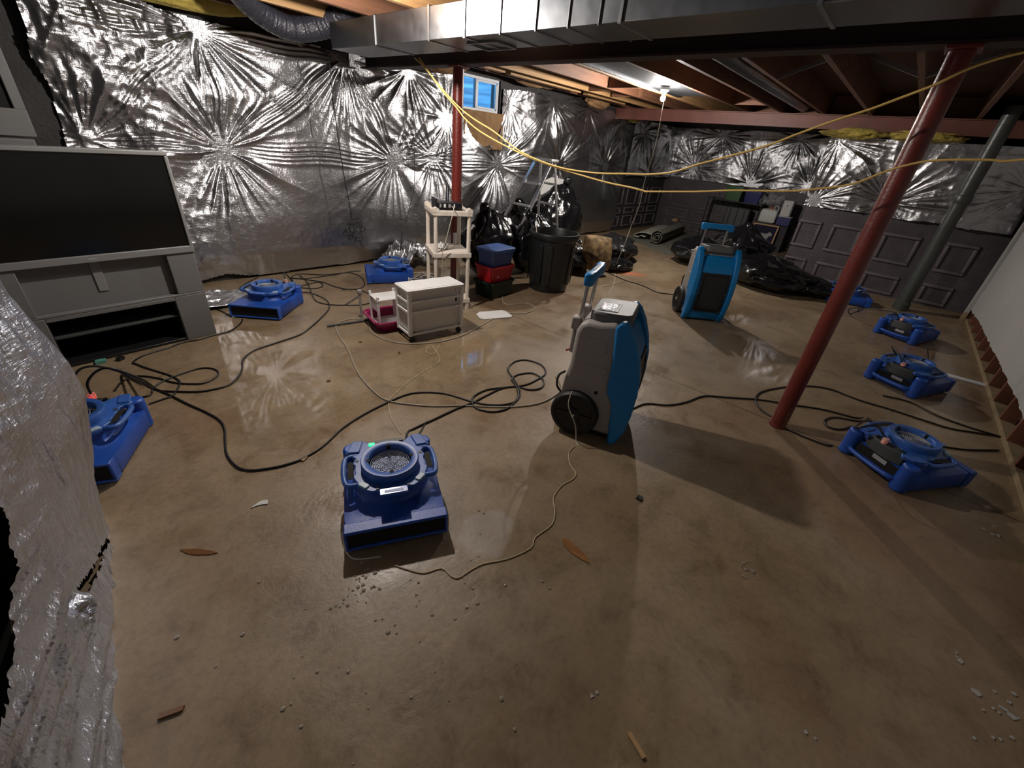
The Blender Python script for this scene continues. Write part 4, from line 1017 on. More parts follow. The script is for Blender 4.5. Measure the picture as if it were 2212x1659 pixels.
# ---------------- totes
def tote(z, w, d, h, m, label, lid=None, rz=0.0, c=(3.50, 3.25), label_paper=False):
    t = thing('storage_tote', label, 'tote', (c[0], c[1], z), rz)
    b = MB(); k = 0.86
    b.rings([[(x, y, zz) for x, y in rrect(0, 0, w/2*s, d/2*s, 0.03)] for zz, s in ((0, k), (0.006, k+.01), (h-0.022, 0.97), (h-0.022, 1.04), (h, 1.04), (h, 0.99), (h-0.02, 0.95), (0.01, k-0.02))], True, True); obj('tub', b, m, t, bevel=0.0)
    if lid is not None:
        b = MB(); b.rings([[(x, y, zz) for x, y in rrect(0, 0, w/2*s, d/2*s, 0.035)] for zz, s in ((h-0.002, 1.06), (h+0.014, 1.07), (h+0.020, 1.0), (h+0.014, .93), (h+0.014, .80))], False, True); obj('lid', b, lid, t)
    if label_paper:
        b = MB(); b.box((-0.075, -d/2*0.945, h*0.48), (0.035, 0.004, 0.085), rz=0.0); o = obj('paper_label', b, M_PAPER, t, rot=(R(-6), 0, 0)); o['label'] = 'cream paper label'
    return t
tote(0.0, 0.40, 0.30, 0.185, M_TOTEGREEN, 'dark green plastic tote on the floor, lowest of the stack of three', rz=R(4))
tote(0.178, 0.375, 0.28, 0.175, M_TOTERED, 'red plastic tote with a paper label, between two others', rz=R(0), label_paper=True)
tote(0.345, 0.355, 0.265, 0.175, M_TOTEBLUE, 'blue lidded plastic tote on top of the stack', M_TOTELID, rz=R(1))

# ---------------- trash can, bags, ladder
t = thing('trash_can', 'large black plastic trash can standing in front of the bags', 'trash can', (4.265, 3.03, 0))
prof = [(0.0, 0.0), (0.225, 0.0), (0.235, 0.015), (0.245, 0.12), (0.262, 0.40), (0.274, 0.60), (0.290, 0.615), (0.300, 0.64), (0.302, 0.665), (0.296, 0.685), (0.284, 0.688), (0.278, 0.672), (0.262, 0.45), (0.232, 0.04), (0.0, 0.03)]
b = MB(); b.lathe(prof, 56); obj('barrel', b, M_CAN, t)
for k in range(4):
    a = R(20+90*k); b = MB()
    for q in (-0.07, 0.07):
        b.box((0, 0, 0.33), (0.012, 0.05, 0.46), Matrix.Rotation(a+q*3, 4, 'Z') @ Matrix.Translation((0.256, 0, 0)) @ Matrix.Rotation(R(3.5), 4, 'Y'))
    obj('rib', b, M_CAN, t, bevel=0.006)
for s in (0, PI):
    a = s+R(-62); b = MB(); T = Matrix.Rotation(a, 4, 'Z') @ Matrix.Translation((0.30, 0, 0.60))
    b.tube([tuple(T @ Vector(v)) for v in spline([(-0.02, -0.06, 0.03), (0.022, -0.05, 0.0), (0.03, 0, -0.01), (0.022, 0.05, 0.0), (-0.02, 0.06, 0.03)], 5)], 0.012, 8); obj('handle', b, M_CAN, t)
b = MB(); b.tube(spline([(4.20, 3.24, 0.60), (4.22, 3.28, 0.70), (4.25, 3.31, 0.735), (4.29, 3.32, 0.71), (4.33, 3.36, 0.60)], 6), 0.006, 6); o = obj('looped_cord', b, M_WHITECORD); tag(o, 'pale cord looped over the back rim of the trash can', 'cord')

def bag(c, r, seed, label, m=M_BAG, amp=0.17, freq=1.5, knot=None, sag=0.0, group=None, n=80):
    prof = lambda z: np.clip(1.0 - 0.50*np.clip(z, 0, 1)**2.2 + 0.08*np.clip(-z, 0, 1), 0.3, 1.2)
    mb = blob_mesh('bag', (0, 0, r[2]*0.96), r, seed, amp, freq, n, squash=0.003, ridged=0.8, profile=prof, pleat=0.16)
    if knot:
        kx, ky, kz, kr = knot
        k = blob_mesh('k', (kx, ky, kz), (kr, kr*.8, kr*1.1), seed+3, 0.35, 2.5, 20); 
    t = thing('trash_bag', label, 'trash bag', (c[0], c[1], c[2]), 0.0, group)
    obj('sack', mb, m, t, ang=70)
    if knot:
        obj('knot', k, m, t, ang=70)
        b = MB()
        for q in range(5):
            a = q*1.3+seed; b.tube(spline([(kx, ky, kz-kr), (kx+0.05*math.cos(a), ky+0.05*math.sin(a), kz-kr-0.07), (kx+0.13*math.cos(a), ky+0.13*math.sin(a), kz-kr-0.16)], 4), [0.03, 0.028, 0.026, .024, .022, .02, .018, .014, .01], 8)
        obj('gathered_neck', b, m, t, ang=70)
    return t
bag((4.02, 3.86, 0), (0.40, 0.34, 0.43), 3, 'bulky black trash bag directly behind the three stacked totes', amp=0.19, knot=(-0.12, 0.0, 0.83, 0.07))
bag((4.68, 3.64, 0), (0.35, 0.28, 0.40), 11, 'tied black trash bag with a ball knot left of the trash can', knot=(-0.30, -0.10, 0.80, 0.055))
bag((6.30, 4.42, 0), (0.52, 0.36, 0.56), 19, 'tallest black trash bag, right of the ladder below the torn white board', amp=0.19, knot=(0.10, 0.0, 1.07, 0.07))
bag((5.25, 4.55, 0), (0.40, 0.28, 0.42), 29, 'black trash bag against the foil wall, behind the open ladder', amp=0.19)
bag((5.30, 3.42, 0), (0.34, 0.34, 0.20), 37, 'low black bag on the floor right of the trash can, under the cushion', M_BAGMATT)
bag((6.55, 3.42, 0), (0.50, 0.42, 0.21), 43, 'flat spread black bag behind the brown cushion', M_BAGMATT, amp=0.19)
bag((6.02, 3.02, 0), (0.34, 0.20, 0.085), 47, 'small shiny black bag end lying beside the orange floor stain', amp=0.19)
# brown patterned cushion leaning on the bags
def cushion():
    n = 30; u = np.linspace(-1, 1, n); U, V = np.meshgrid(u, u, indexing='ij'); th = (1-np.abs(U)**2.6)*(1-np.abs(V)**2.6)
    k = 1-0.06*(U*U*V*V)
    m = MB()
    for s in (1, -1):
        vs = [(float(a), float(b_), float(c_)) for a, b_, c_ in zip((U*0.22*k).ravel(), (s*(0.125*np.sqrt(np.clip(th, 0, 1))+0.004)).ravel(), (V*0.24*k).ravel())]
        fs = [(i*n+j, (i+1)*n+j, (i+1)*n+j+1, i*n+j+1) for i in range(n-1) for j in range(n-1)]
        m.add(vs, fs)
    return m
o = obj('cushion', cushion(), M_CUSHION, ang=80, loc=(5.40, 3.06, 0.30), rot=(R(-18), R(4), R(-34))); tag(o, 'brown patterned cushion leaning upright on a black bag', 'cushion')

# aluminium step ladder behind the bags
t = thing('step_ladder', 'open aluminium step ladder rising behind the black bags', 'ladder', (5.22, 3.98, 0))
def rail(a, b_, w=0.055, d=0.022):
    a, b_ = Vector(a), Vector(b_); L = (b_-a).length; dirv = (b_-a).normalized(); q = dirv.to_track_quat('Z', 'Y').to_matrix().to_4x4()
    m = MB(); m.box((0, 0, 0), (w, d, L), Matrix.Translation((a+b_)/2) @ q); return m
fl_ = [(-0.95, -0.12, 0), (-0.95, 0.32, 0)]; tops = [(0.0, -0.06, 1.36), (0.0, 0.22, 1.36)]
for a, c in zip(fl_, tops): obj('front_rail', rail(a, c), M_ALU, t, bevel=0.003)
for k in range(1, 5):
    f = k/5.0; p = Vector(fl_[0]).lerp(Vector(tops[0]), f); q = Vector(fl_[1]).lerp(Vector(tops[1]), f)
    b = MB(); b.box(tuple((p+q)/2), (0.085, (q-p).length, 0.022)); obj('step', b, M_ALU, t, bevel=0.003)
bk = [(0.36, -0.16, 0), (0.36, 0.30, 0)]; bt = [(0.10, -0.05, 1.36), (0.10, 0.20, 1.36)]
for a, c in zip(bk, bt): obj('rear_rail', rail(a, c, 0.035, 0.02), M_ALU, t, bevel=0.003)
for k in range(1, 5):
    f = k/5.0; p = Vector(bk[0]).lerp(Vector(bt[0]), f); q = Vector(bk[1]).lerp(Vector(bt[1]), f)
    b = MB(); b.box(tuple((p+q)/2), (0.02, (q-p).length, 0.03)); obj('rear_brace', b, M_ALU, t, bevel=0.002)
b = MB(); b.box((0.05, 0.08, 1.385), (0.17, 0.34, 0.035)); obj('top_cap', b, M_ALU, t, bevel=0.006)
b = MB(); b.rings([[(x, 0.0, z) for x, z in ((-0.30, -0.14), (0.33, -0.17), (0.36, 0.10), (0.02, 0.13), (-0.26, 0.05))], [(x, 0.004, z) for x, z in ((-0.30, -0.14), (0.33, -0.17), (0.36, 0.10), (0.02, 0.13), (-0.26, 0.05))]]); o = obj('white_board', b, M_PAPER, loc=(6.45, 4.80, 0.97), rot=(R(-6), 0, R(-3))); tag(o, 'torn white board leaning on foil behind the tallest black bag', 'board')

# far right pile of bags
bag((7.25, 1.22, 0), (0.50, 0.62, 0.24), 53, 'large glossy black bag spilling onto the floor right of the far dehumidifier', amp=0.19)
bag((7.70, 1.78, 0), (0.44, 0.46, 0.40), 59, 'tall black bag directly below the framed animal picture', amp=0.19)
bag((7.75, 2.45, 0), (0.44, 0.44, 0.24), 61, 'black bag hidden mostly behind the far dehumidifier', amp=0.19)
bag((7.45, 0.72, 0), (0.40, 0.42, 0.14), 67, 'flattened black bag end nearest the near red post', amp=0.19)

# ---------------- recess: carpet, shelf and stored things
b = MB(); b.prism([(7.9, 3.05), (8.75, 4.35), (10.9, 4.4), (11.1, 3.1), (10.0, 2.35), (8.75, 2.35)], 0.0, 0.012); o = obj('carpet_piece', b, M_CARPET, smooth=False); tag(o, 'flat grey carpet piece on the floor of the recess', 'carpet')
def roll(pts, r, w, m, name, label, axis_rz, loc, spiral=2.4):
    t = thing(name, label, 'carpet', loc, axis_rz)
    n = 90; prof = []
    for i in range(n):
        f = i/(n-1); a = f*spiral*2*PI; rr = 0.03+(r-0.03)*f; prof.append((rr*math.cos(a), 0.012+r*1.0+rr*math.sin(a)))
    th = 0.012; rings = []
    for i in range(n):
        x, z = prof[i]; d = Vector((x, z-(0.012+r))).normalized()
        rings.append([(-w/2, x-d.x*th, z-d.y*th), (w/2, x-d.x*th, z-d.y*th), (w/2, x, z), (-w/2, x, z)])
    b = MB(); b.rings(rings); obj('rolled_sheet', b, m, t, ang=60); return t
roll(None, 0.14, 1.9, M_CARPET, 'carpet_roll', 'rolled grey carpet tied with cord on the flat carpet piece', R(8), (9.55, 3.72, 0.0))
b = MB(); pr = [(-0.30, 0.02), (-0.34, 0.07), (-0.30, 0.12), (-0.12, 0.14), (0.05, 0.10), (0.10, 0.05), (0.0, 0.03), (-0.05, 0.07), (-0.14, 0.05)]
sp = spline([(0, y, z) for y, z in pr], 6); rings = [[(-0.8, p[1], p[2]), (0.8, p[1], p[2]), (0.8, p[1], p[2]+0.012), (-0.8, p[1], p[2]+0.012)] for p in sp]
b.rings(rings); o = obj('folded_carpet', b, M_CARPETBACK, ang=60, loc=(9.6, 4.22, 0.012), rot=(0, 0, R(10))); tag(o, 'folded pale carpet edge curling beside the carpet roll', 'carpet')
b = MB(); b.box((0, 0, 0.02), (0.30, 0.12, 0.04)); o = obj('wood_offcut', b, M_WOODPALE, bevel=0.003, loc=(10.6, 4.05, 0.29), rot=(0, 0, R(10))); tag(o, 'pale wood offcut lying on top of the carpet roll', 'wood')
t = thing('storage_rack', 'dark wire rack in the recess holding a green and a blue bin', 'rack', (10.95, 3.0, 0))
for sx in (-0.17, 0.17):
    for sy in (-0.62, 0.50): b = MB(); b.cyl((sx, sy, 0), (sx, sy, 0.90), 0.014, n=10); obj('leg', b, M_BLACK, t)
for z in (0.34, 0.86):
    b = MB(); b.box((0, -0.06, z), (0.38, 1.16, 0.02)); obj('shelf_board', b, M_BLACK, t)
def bin_(name, c, d, m, label, cat='bin'):
    t = thing(name, label, cat, c)
    b = MB(); b.rings([[(x, y, z) for x, y in rrect(0, 0, d[0]/2*s, d[1]/2*s, 0.02)] for z, s in ((0, .88), (d[2]-.02, .97), (d[2]-.02, 1.02), (d[2], 1.02))]); obj('tub', b, m, t)
    b = MB(); b.prism(rrect(0, 0, d[0]/2*1.03, d[1]/2*1.03, .02), d[2], d[2]+0.018); obj('lid', b, m, t, bevel=.004)
bin_('storage_bin', (10.93, 3.02, 0.872), (0.30, 0.36, 0.27), M_GREENBIN, 'green storage bin on the dark rack, just below the foil edge')
bin_('storage_bin', (10.93, 2.62, 0.872), (0.30, 0.34, 0.22), M_BLUEBOX, 'dark blue storage bin on the rack beside the green bin')
t = thing('suitcase', 'dark upright suitcase with pull handle on the lower rack shelf', 'suitcase', (10.93, 2.82, 0.352))
b = MB(); b.box((0, 0, 0.20), (0.24, 0.50, 0.40)); obj('shell', b, M_PANEL, t, bevel=0.03)
b = MB(); b.tube(spline([(0, 0.10, 0.38), (0, 0.10, 0.46), (0, 0.18, 0.46), (0, 0.18, 0.38)], 3), 0.010, 8); obj('handle', b, M_BLACK, t)
for k in range(3): b = MB(); b.box((-0.122, -0.15+0.15*k, 0.20), (0.008, 0.03, 0.34)); obj('rib', b, M_BLACK, t)
t = thing('wooden_crate_box', 'dark cardboard box carrying the milky jug and the blue box', 'box', (10.98, 2.05, 0)); b = MB(); b.box((0, 0, 0.27), (0.34, 0.60, 0.54)); obj('carton', b, M_CONCDARK, t, bevel=0.004)
t = thing('jug', 'milky plastic jug with an orange cap in the recess', 'jug', (10.90, 2.20, 0.542))
b = MB(); b.rings([[(x, y, z) for x, y in rrect(0, 0, hx, hy, .03)] for z, hx, hy in ((0, .08, .14), (0.02, .10, .165), (0.22, .10, .165), (0.26, .085, .15), (0.275, .05, .09))]); obj('body', b, M_JUG, t, bevel=0.006)
b = MB(); b.cyl((0, 0.0, 0.272), (0, 0.0, 0.305), 0.035, n=16); obj('cap', b, M_ORANGE, t)
b = MB(); b.tube(spline([(0, -0.06, 0.26), (0, -0.07, 0.33), (0, -0.13, 0.33), (0, -0.14, 0.24)], 4), 0.012, 8); obj('handle', b, M_JUG, t)
t = thing('appliance_box', 'deep blue box under the white panelled device', 'box', (10.86, 1.87, 0.542)); b = MB(); b.box((0, 0, 0.085), (0.20, 0.25, 0.17)); obj('carton', b, M_BLUEBOX, t, bevel=0.004); b = MB(); b.box((0, 0, 0.172), (0.205, 0.255, 0.012)); obj('lid', b, M_PAPER, t)
t = thing('white_device', 'white upright device standing on the deep blue box', 'device', (10.86, 1.90, 0.72)); b = MB(); b.box((0, 0, 0.15), (0.14, 0.18, 0.30)); obj('case', b, M_PAPER, t, bevel=0.01); b = MB(); b.box((0.0, -0.10, 0.15), (0.12, 0.02, 0.28)); obj('side_panel', b, M_PANEL, t); b = MB(); b.cyl((-0.072, 0, 0.20), (-0.066, 0, 0.20), 0.014, n=14); obj('button', b, M_PANEL, t)
# framed animal picture, leaning back
t = thing('picture_frame', 'wooden framed dark picture of a grey four-legged animal', 'picture', (10.66, 2.14, 0.02)); t.rotation_euler = (0, R(10), R(2))
fw = 0.030
for nm, c, d in (('frame_bar', (0, 0, 0.015), (0.03, 0.50, fw)), ('frame_bar', (0, 0, 0.495), (0.03, 0.50, fw)), ('frame_bar', (0, 0.235, 0.255), (0.03, fw, 0.48)), ('frame_bar', (0, -0.235, 0.255), (0.03, fw, 0.48))): b = MB(); b.box(c, d); obj(nm, b, M_WOODFRAME, t, bevel=0.004)
b = MB(); b.box((0.004, 0, 0.255), (0.008, 0.45, 0.46)); obj('picture_sheet', b, M_NAVY, t)
an = [(0.17, 0.10), (0.15, 0.10), (0.13, 0.20), (0.11, 0.24), (0.0, 0.25), (-0.06, 0.23), (-0.075, 0.10), (-0.095, 0.10), (-0.10, 0.22), (-0.12, 0.28), (-0.17, 0.30), (-0.175, 0.33), (-0.13, 0.355), (-0.11, 0.38), (-0.095, 0.35), (-0.05, 0.325), (0.08, 0.325), (0.13, 0.30), (0.19, 0.19), (0.20, 0.20), (0.155, 0.29), (0.145, 0.22)]
b = MB(); b.rings([[(-0.0015, y, z) for y, z in an], [(0.0005, y, z) for y, z in an]]); obj('printed_animal', b, M_FUR, t)
b = MB(); b.box((-0.001, 0, 0.055), (0.003, 0.44, 0.06)); obj('printed_ground', b, MATS['kraft_facing'], t)
foil_scrap('poly_bag', (10.9, 2.25, 0.86), 0.14, 0.22, 0.22, 33, 'clear crumpled poly bag slumped above the milky jug', M_POLY)

# ---------------- grey television on its media stand
t = thing('media_stand', 'grey media stand with open dark compartment under the television', 'tv stand', (0.825, 3.80, 0), R(4))
Wt, Dt = 1.08, 0.46
def sb(name, x0, x1, y0, y1, z0, z1, m, bev=0.004, par=t): b = MB(); b.box(((x0+x1)/2, (y0+y1)/2, (z0+z1)/2), (x1-x0, y1-y0, z1-z0)); return obj(name, b, m, par, bevel=bev)
sb('side_cheek', -0.20, 0, 0, Dt, 0, 0.345, M_TVBODY); sb('side_cheek', -Wt, -0.885, 0, Dt, 0, 0.345, M_TVBODY)
sb('bottom_board', -0.885, -0.20, 0.005, Dt, 0.0, 0.022, M_BLACK); sb('top_rail', -0.885, -0.20, 0.0, Dt, 0.318, 0.345, M_TVBODY)
sb('compartment_back', -0.885, -0.20, Dt-0.02, Dt, 0.02, 0.32, M_DARK); sb('glass_shelf', -0.883, -0.202, 0.03, Dt-0.02, 0.19, 0.204, M_PANEL, 0.002)
sb('compartment_lining', -0.206, -0.2005, 0.004, Dt, 0.02, 0.32, M_DARK, 0); sb('compartment_lining', -0.8845, -0.879, 0.004, Dt, 0.02, 0.32, M_DARK, 0)
sb('plinth_top', -Wt, 0, 0.0, Dt, 0.345, 0.362, M_TVBODY)
sb('side_pillar', -0.17, 0, 0.0, Dt, 0.362, 0.655, M_TVBODY); sb('side_pillar', -Wt, -0.91, 0.0, Dt, 0.362, 0.655, M_TVBODY)
sb('recessed_panel', -0.92, -0.16, 0.045, 0.07, 0.362, 0.655, M_TVBODY, 0.002)
sb('cable_cover', -0.578, -0.528, 0.038, 0.05, 0.455, 0.655, M_TVFRAME, 0.002)
t2 = thing('television', 'large grey framed television with a dark blank screen', 'television', (0.825, 3.80, 0.655), R(4))
sb('back_shell', -1.06, -0.02, 0.06, 0.44, 0.0, 0.62, M_TVBODY, 0.02, t2)
for n_, a in (('bezel', (-1.09, 0.006, -0.012, 0.06, 0.0, 0.046)), ('bezel', (-1.09, 0.006, -0.012, 0.06, 0.622, 0.648)), ('bezel', (-0.016, 0.006, -0.012, 0.06, 0.046, 0.622)), ('bezel', (-1.09, -1.066, -0.012, 0.06, 0.046, 0.622))): sb(n_, *a, M_TVFRAME, 0.005, t2)
sb('screen', -1.066, -0.016, 0.0, 0.02, 0.046, 0.622, M_SCREEN, 0, t2)
b = MB(); b.prism(rrect(-0.555, 0, 0.022, 0.0035, 0.003), -0.0135, -0.011, Matrix(((1, 0, 0, 0), (0, 0, 1, 0), (0, 1, 0, 0.022), (0, 0, 0, 1)))); obj('emblem', b, M_LABEL, t2)
# dark framed panel beside the foil, above the television
t = thing('framed_panel', 'dark grey framed panel behind the television at the foil edge', 'panel', (-0.10, 4.93, 1.28), R(2))
for c, d in (((0.0, 0, 0.09), (0.86, 0.05, 0.17)), ((0.40, 0, 0.60), (0.06, 0.05, 0.86)), ((-0.40, 0, 0.60), (0.06, 0.05, 0.86)), ((0.0, 0, 1.06), (0.86, 0.05, 0.06))): b = MB(); b.box(c, d); obj('frame_bar', b, M_TVBODY, t, bevel=0.006)
b = MB(); b.box((0, 0.01, 0.60), (0.76, 0.02, 0.88)); obj('inset', b, M_DARK, t)
b = MB(); b.box((-0.10, 4.95, 0.64), (0.80, 0.30, 1.27)); o = obj('low_cabinet', b, M_TVBODY, bevel=0.006); tag(o, 'plain grey cabinet behind the television carrying the framed panel', 'cabinet')

# ---------------- cords
CORDS={'a':[(0.161,3.434),(0.207,3.315),(0.265,3.126),(0.315,2.965),(0.36,2.798),(0.406,2.65),(0.435,2.521),(0.43,2.414),(0.39,2.276),(0.361,2.162),(0.36,2.053),(0.378,1.992),(0.415,1.949),(0.488,1.908),(0.548,1.887),(0.628,1.879),(0.758,1.909),(0.911,1.987),(1.093,2.035),(1.275,2.055),(1.421,2.054),(1.524,2.004),(1.625,1.892),(1.696,1.7),(1.75,1.603),(1.831,1.534),(1.934,1.511),(2.051,1.576),(2.14,1.707),(2.228,1.859),(2.374,1.914),(2.478,1.867),(2.505,1.739),(2.426,1.632),(2.3,1.607),(2.142,1.616),(2.0,1.69),(1.88,1.747),(1.753,1.744),(1.686,1.696),(1.661,1.617),(1.713,1.523),(1.827,1.487),(1.99,1.544),(2.092,1.657),(2.14,1.739),(2.243,1.749),(2.34,1.686),(2.314,1.565),(2.216,1.51),(2.126,1.542),(2.08,1.638),(1.983,1.69),(1.827,1.695),(1.687,1.69),(1.559,1.704),(1.366,1.707),(1.225,1.711),(1.158,1.697)],'b':[(0.18,3.41),(0.22,3.29),(0.26,3.13),(0.29,3.06),(0.36,2.99),(0.44,2.92),(0.52,2.89),(0.61,2.89),(0.69,2.96),(0.75,3.06),(0.8,3.19),(0.88,3.28),(0.96,3.32),(1.12,3.35),(1.31,3.39),(1.45,3.49),(1.63,3.65),(1.78,3.81),(1.87,4.0),(1.88,4.2),(1.82,4.38)],'c':[(1.08,3.98),(1.03,3.89),(0.93,3.79),(0.85,3.77),(0.77,3.76),(0.69,3.74),(0.58,3.75),(0.49,3.71),(0.39,3.69),(0.31,3.66),(0.25,3.59),(0.26,3.55),(0.29,3.46),(0.34,3.34),(0.38,3.24),(0.4,3.13),(0.37,3.04),(0.32,2.96),(0.27,2.95),(0.2,2.94)],'d':[(0.09,3.23),(0.15,3.34),(0.22,3.36),(0.26,3.33),(0.32,3.24),(0.37,3.13),(0.44,3.05),(0.51,3.01),(0.59,3.05),(0.62,3.12),(0.6,3.2),(0.54,3.24),(0.45,3.23),(0.37,3.21),(0.3,3.17),(0.26,3.12),(0.23,3.05),(0.19,3.05)],'f':[(1.93,4.94),(2.07,5.02),(2.26,4.86),(2.48,4.82),(2.57,4.77),(2.58,4.58),(2.47,4.31),(2.34,4.2),(2.22,4.25),(2.15,4.43),(2.13,4.6),(2.01,4.8),(1.9,4.94)],'g':[(2.03,4.96),(1.99,4.69),(1.88,4.38),(1.79,4.09),(1.83,3.93),(1.96,3.81),(2.12,3.73),(2.26,3.81),(2.33,4.01),(2.29,4.19),(2.17,4.27)],'h':[(1.97,4.85),(2.13,4.81),(2.4,4.8),(2.58,4.83),(2.71,4.79)],'i':[(1.64,5.12),(1.49,4.99),(1.33,4.8),(1.17,4.5),(1.08,4.41),(1.0,4.43)],'i2':[(0.97,4.38),(1.01,4.27),(1.03,4.09)],'k':[(1.85,4.54),(1.95,4.45),(2.04,4.46),(2.09,4.55),(2.09,4.63),(1.97,4.62),(1.84,4.58)],'rod':[(1.56,3.42),(2.04,3.31)],'rod2':[(1.96,3.82),(2.26,4.02)],'beige':[(3.56,3.16),(3.37,2.96),(3.39,2.86),(3.56,2.8),(3.56,2.68),(3.46,2.6),(3.28,2.61),(3.15,2.71),(2.94,2.69),(2.68,2.63),(2.42,2.57),(2.2,2.57),(2.03,2.63),(1.87,2.75),(1.8,2.91),(1.8,3.09),(1.89,3.3),(1.88,3.42),(1.78,3.47),(1.65,3.42),(1.56,3.23),(1.47,2.91),(1.38,2.67),(1.31,2.45),(1.27,2.2),(1.28,2.07),(1.34,1.97),(1.46,1.83),(1.62,1.7),(1.77,1.55),(1.9,1.45),(2.06,1.38),(2.25,1.38),(2.35,1.42),(2.45,1.55)],'thin':[(2.108,2.542),(1.952,2.433),(1.939,2.518),(2.036,2.557),(1.921,2.316),(1.714,2.249),(1.528,2.189),(1.395,2.132),(1.299,2.082),(1.242,2.006),(1.184,1.894),(1.144,1.756),(1.133,1.724)],'string':[(1.824,0.943),(1.749,0.932),(1.664,0.861),(1.633,0.802),(1.578,0.786),(1.494,0.799),(1.388,0.776),(1.326,0.72),(1.244,0.677),(1.13,0.686),(1.069,0.663),(0.952,0.699),(0.864,0.753),(0.799,0.77),(0.745,0.778),(0.728,0.805),(0.724,0.86),(0.66,0.892),(0.624,0.948),(0.596,1.005)],'string2':[(0.53,1.3),(0.5,1.23),(0.49,1.17),(0.51,1.13),(0.58,1.08)],'r1':[(2.63,0.87),(2.74,0.75),(2.9,0.67),(3.1,0.61),(3.24,0.46),(3.39,0.3),(3.53,0.08),(3.65,-0.11),(3.71,-0.3),(3.79,-0.38)],'r2':[(3.2,0.15),(3.25,0.24),(3.37,0.31),(3.55,0.31),(3.78,0.21),(3.98,0.08),(4.1,-0.09),(4.08,-0.3),(4.11,-0.49),(4.12,-0.69),(4.14,-0.86),(4.24,-1.03),(4.29,-1.17)],'r3':[(4.36,-0.44),(4.41,-0.62),(4.31,-0.79),(4.29,-0.98),(4.31,-1.14)],'r4':[(3.54,-0.3),(3.42,-0.24),(3.39,-0.17),(3.47,-0.14),(3.59,-0.19),(3.66,-0.31),(3.76,-0.42)],'r4b':[(3.76,-0.8),(3.8,-0.86),(3.87,-0.95),(4.04,-1.11)],'r5':[(3.11,0.06),(3.1,-0.07),(3.11,-0.19),(3.14,-0.23)],'d2':[(5.81,3.16),(5.66,2.92),(5.55,2.64),(5.53,2.42),(5.5,2.27),(5.41,2.07),(5.48,1.93),(5.53,1.88)],'d2w':[(4.96,2.63),(5.11,2.61),(5.3,2.59),(5.49,2.59)],'y1':[(2.73,3.62,2.1),(2.73,3.5,2.04),(2.74,3.31,1.91),(2.76,3.09,1.77),(2.77,2.91,1.69),(2.78,2.7,1.62),(2.8,2.5,1.53),(2.81,2.35,1.48),(2.82,2.15,1.44),(2.83,1.97,1.42),(2.84,1.72,1.42),(2.86,1.49,1.44),(2.87,1.36,1.45),(2.88,1.2,1.48),(2.89,1.05,1.54),(2.9,0.88,1.6),(2.91,0.72,1.66),(2.92,0.58,1.73),(2.92,0.45,1.79),(2.93,0.33,1.84),(2.94,0.23,1.89),(2.94,0.13,1.94),(2.95,0.04,2.0),(2.96,-0.1,2.05)],'y2':[(2.73,3.56,2.1),(2.74,3.43,1.99),(2.75,3.28,1.87),(2.77,3.12,1.76),(2.77,3.02,1.69),(2.78,2.85,1.61),(2.8,2.59,1.53),(2.82,2.35,1.47),(2.83,2.13,1.43),(2.85,1.92,1.4),(2.87,1.66,1.37),(2.88,1.48,1.36),(2.89,1.37,1.35),(2.89,1.34,1.35),(2.91,1.02,1.39),(2.92,0.83,1.42),(2.94,0.56,1.45),(2.95,0.41,1.48),(2.96,0.27,1.52),(2.97,0.16,1.59),(2.98,0.05,1.64),(2.98,-0.06,1.66),(2.99,-0.18,1.67),(3.0,-0.28,1.68)]}
def lift(pts, r, z=None): return [(p[0], p[1], r if len(p) < 3 else p[2]) for p in pts]
def cord(name, pts, r, m, label, cat='cord', k=5, n=8, pre=(), post=(), plug=None, glow=M_PINK_LED):
    P = spline(list(pre)+lift(pts, r)+list(post), k)
    o = obj(name, MB().tube(P, r, n), m, ang=80); tag(o, label, cat)
    if plug:
        for (loc, rz) in plug:
            b = MB(); b.box(loc, (0.030, 0.026, 0.042), rz=rz); q = obj('plug', b, M_PLUGCLEAR, o, bevel=0.005); q['label'] = 'pinkish translucent plug'
            b = MB(); b.box((loc[0], loc[1], loc[2]-0.006), (0.014, 0.012, 0.020)); b.box((loc[0]-.0155*math.cos(rz), loc[1]-.0155*math.sin(rz), loc[2]), (0.003, 0.014, 0.016), rz=rz); q = obj('plug_light', b, glow, o)
    return o
CO = CORDS
cord('power_cord', CO['a'], 0.0062, M_CORD, 'black power cord looping from the half hidden air mover to the one in the open', pre=[(-0.060, 2.815, 0.225), (-0.058, 2.825, 0.29), (-0.01, 2.85, 0.35), (0.06, 2.84, 0.35), (0.14, 2.82, 0.29), (0.20, 2.92, 0.15)], post=[(1.02, 1.52, 0.05), (0.93, 1.47, 0.13)], plug=[((-0.060, 2.815, 0.212), R(-118))], glow=M_RED_LED)
cord('power_cord', CO['b'], 0.0062, M_CORD, 'black power cord curving past the television stand to the air mover beside it', pre=[(-0.012, 2.795, 0.225), (-0.005, 2.805, 0.29), (0.05, 2.81, 0.34), (0.11, 2.79, 0.34), (0.20, 2.80, 0.24), (0.24, 2.92, 0.12)], post=[(1.62, 4.35, 0.04), (1.56, 4.30, 0.12)], plug=[((-0.012, 2.795, 0.212), R(-118))], glow=M_RED_LED)
cord('power_cord', CO['c'], 0.0058, M_CORD, 'black cord running along the front of the television stand')
cord('power_cord', CO['d'], 0.0058, M_CORD, 'black cord making the long oval loop left of the wet patch')
cord('power_cord', CO['f'], 0.0058, M_CORD, 'black cord coiled between the two air movers at the foil wall', plug=[((1.585, 4.215, 0.205), R(-138))], pre=[(1.585, 4.215, 0.215), (1.60, 4.26, 0.27), (1.68, 4.40, 0.20), (1.78, 4.50, 0.06)])
cord('power_cord', CO['g'], 0.0058, M_CORD, 'black cord forming the big loop left of the drawer cart')
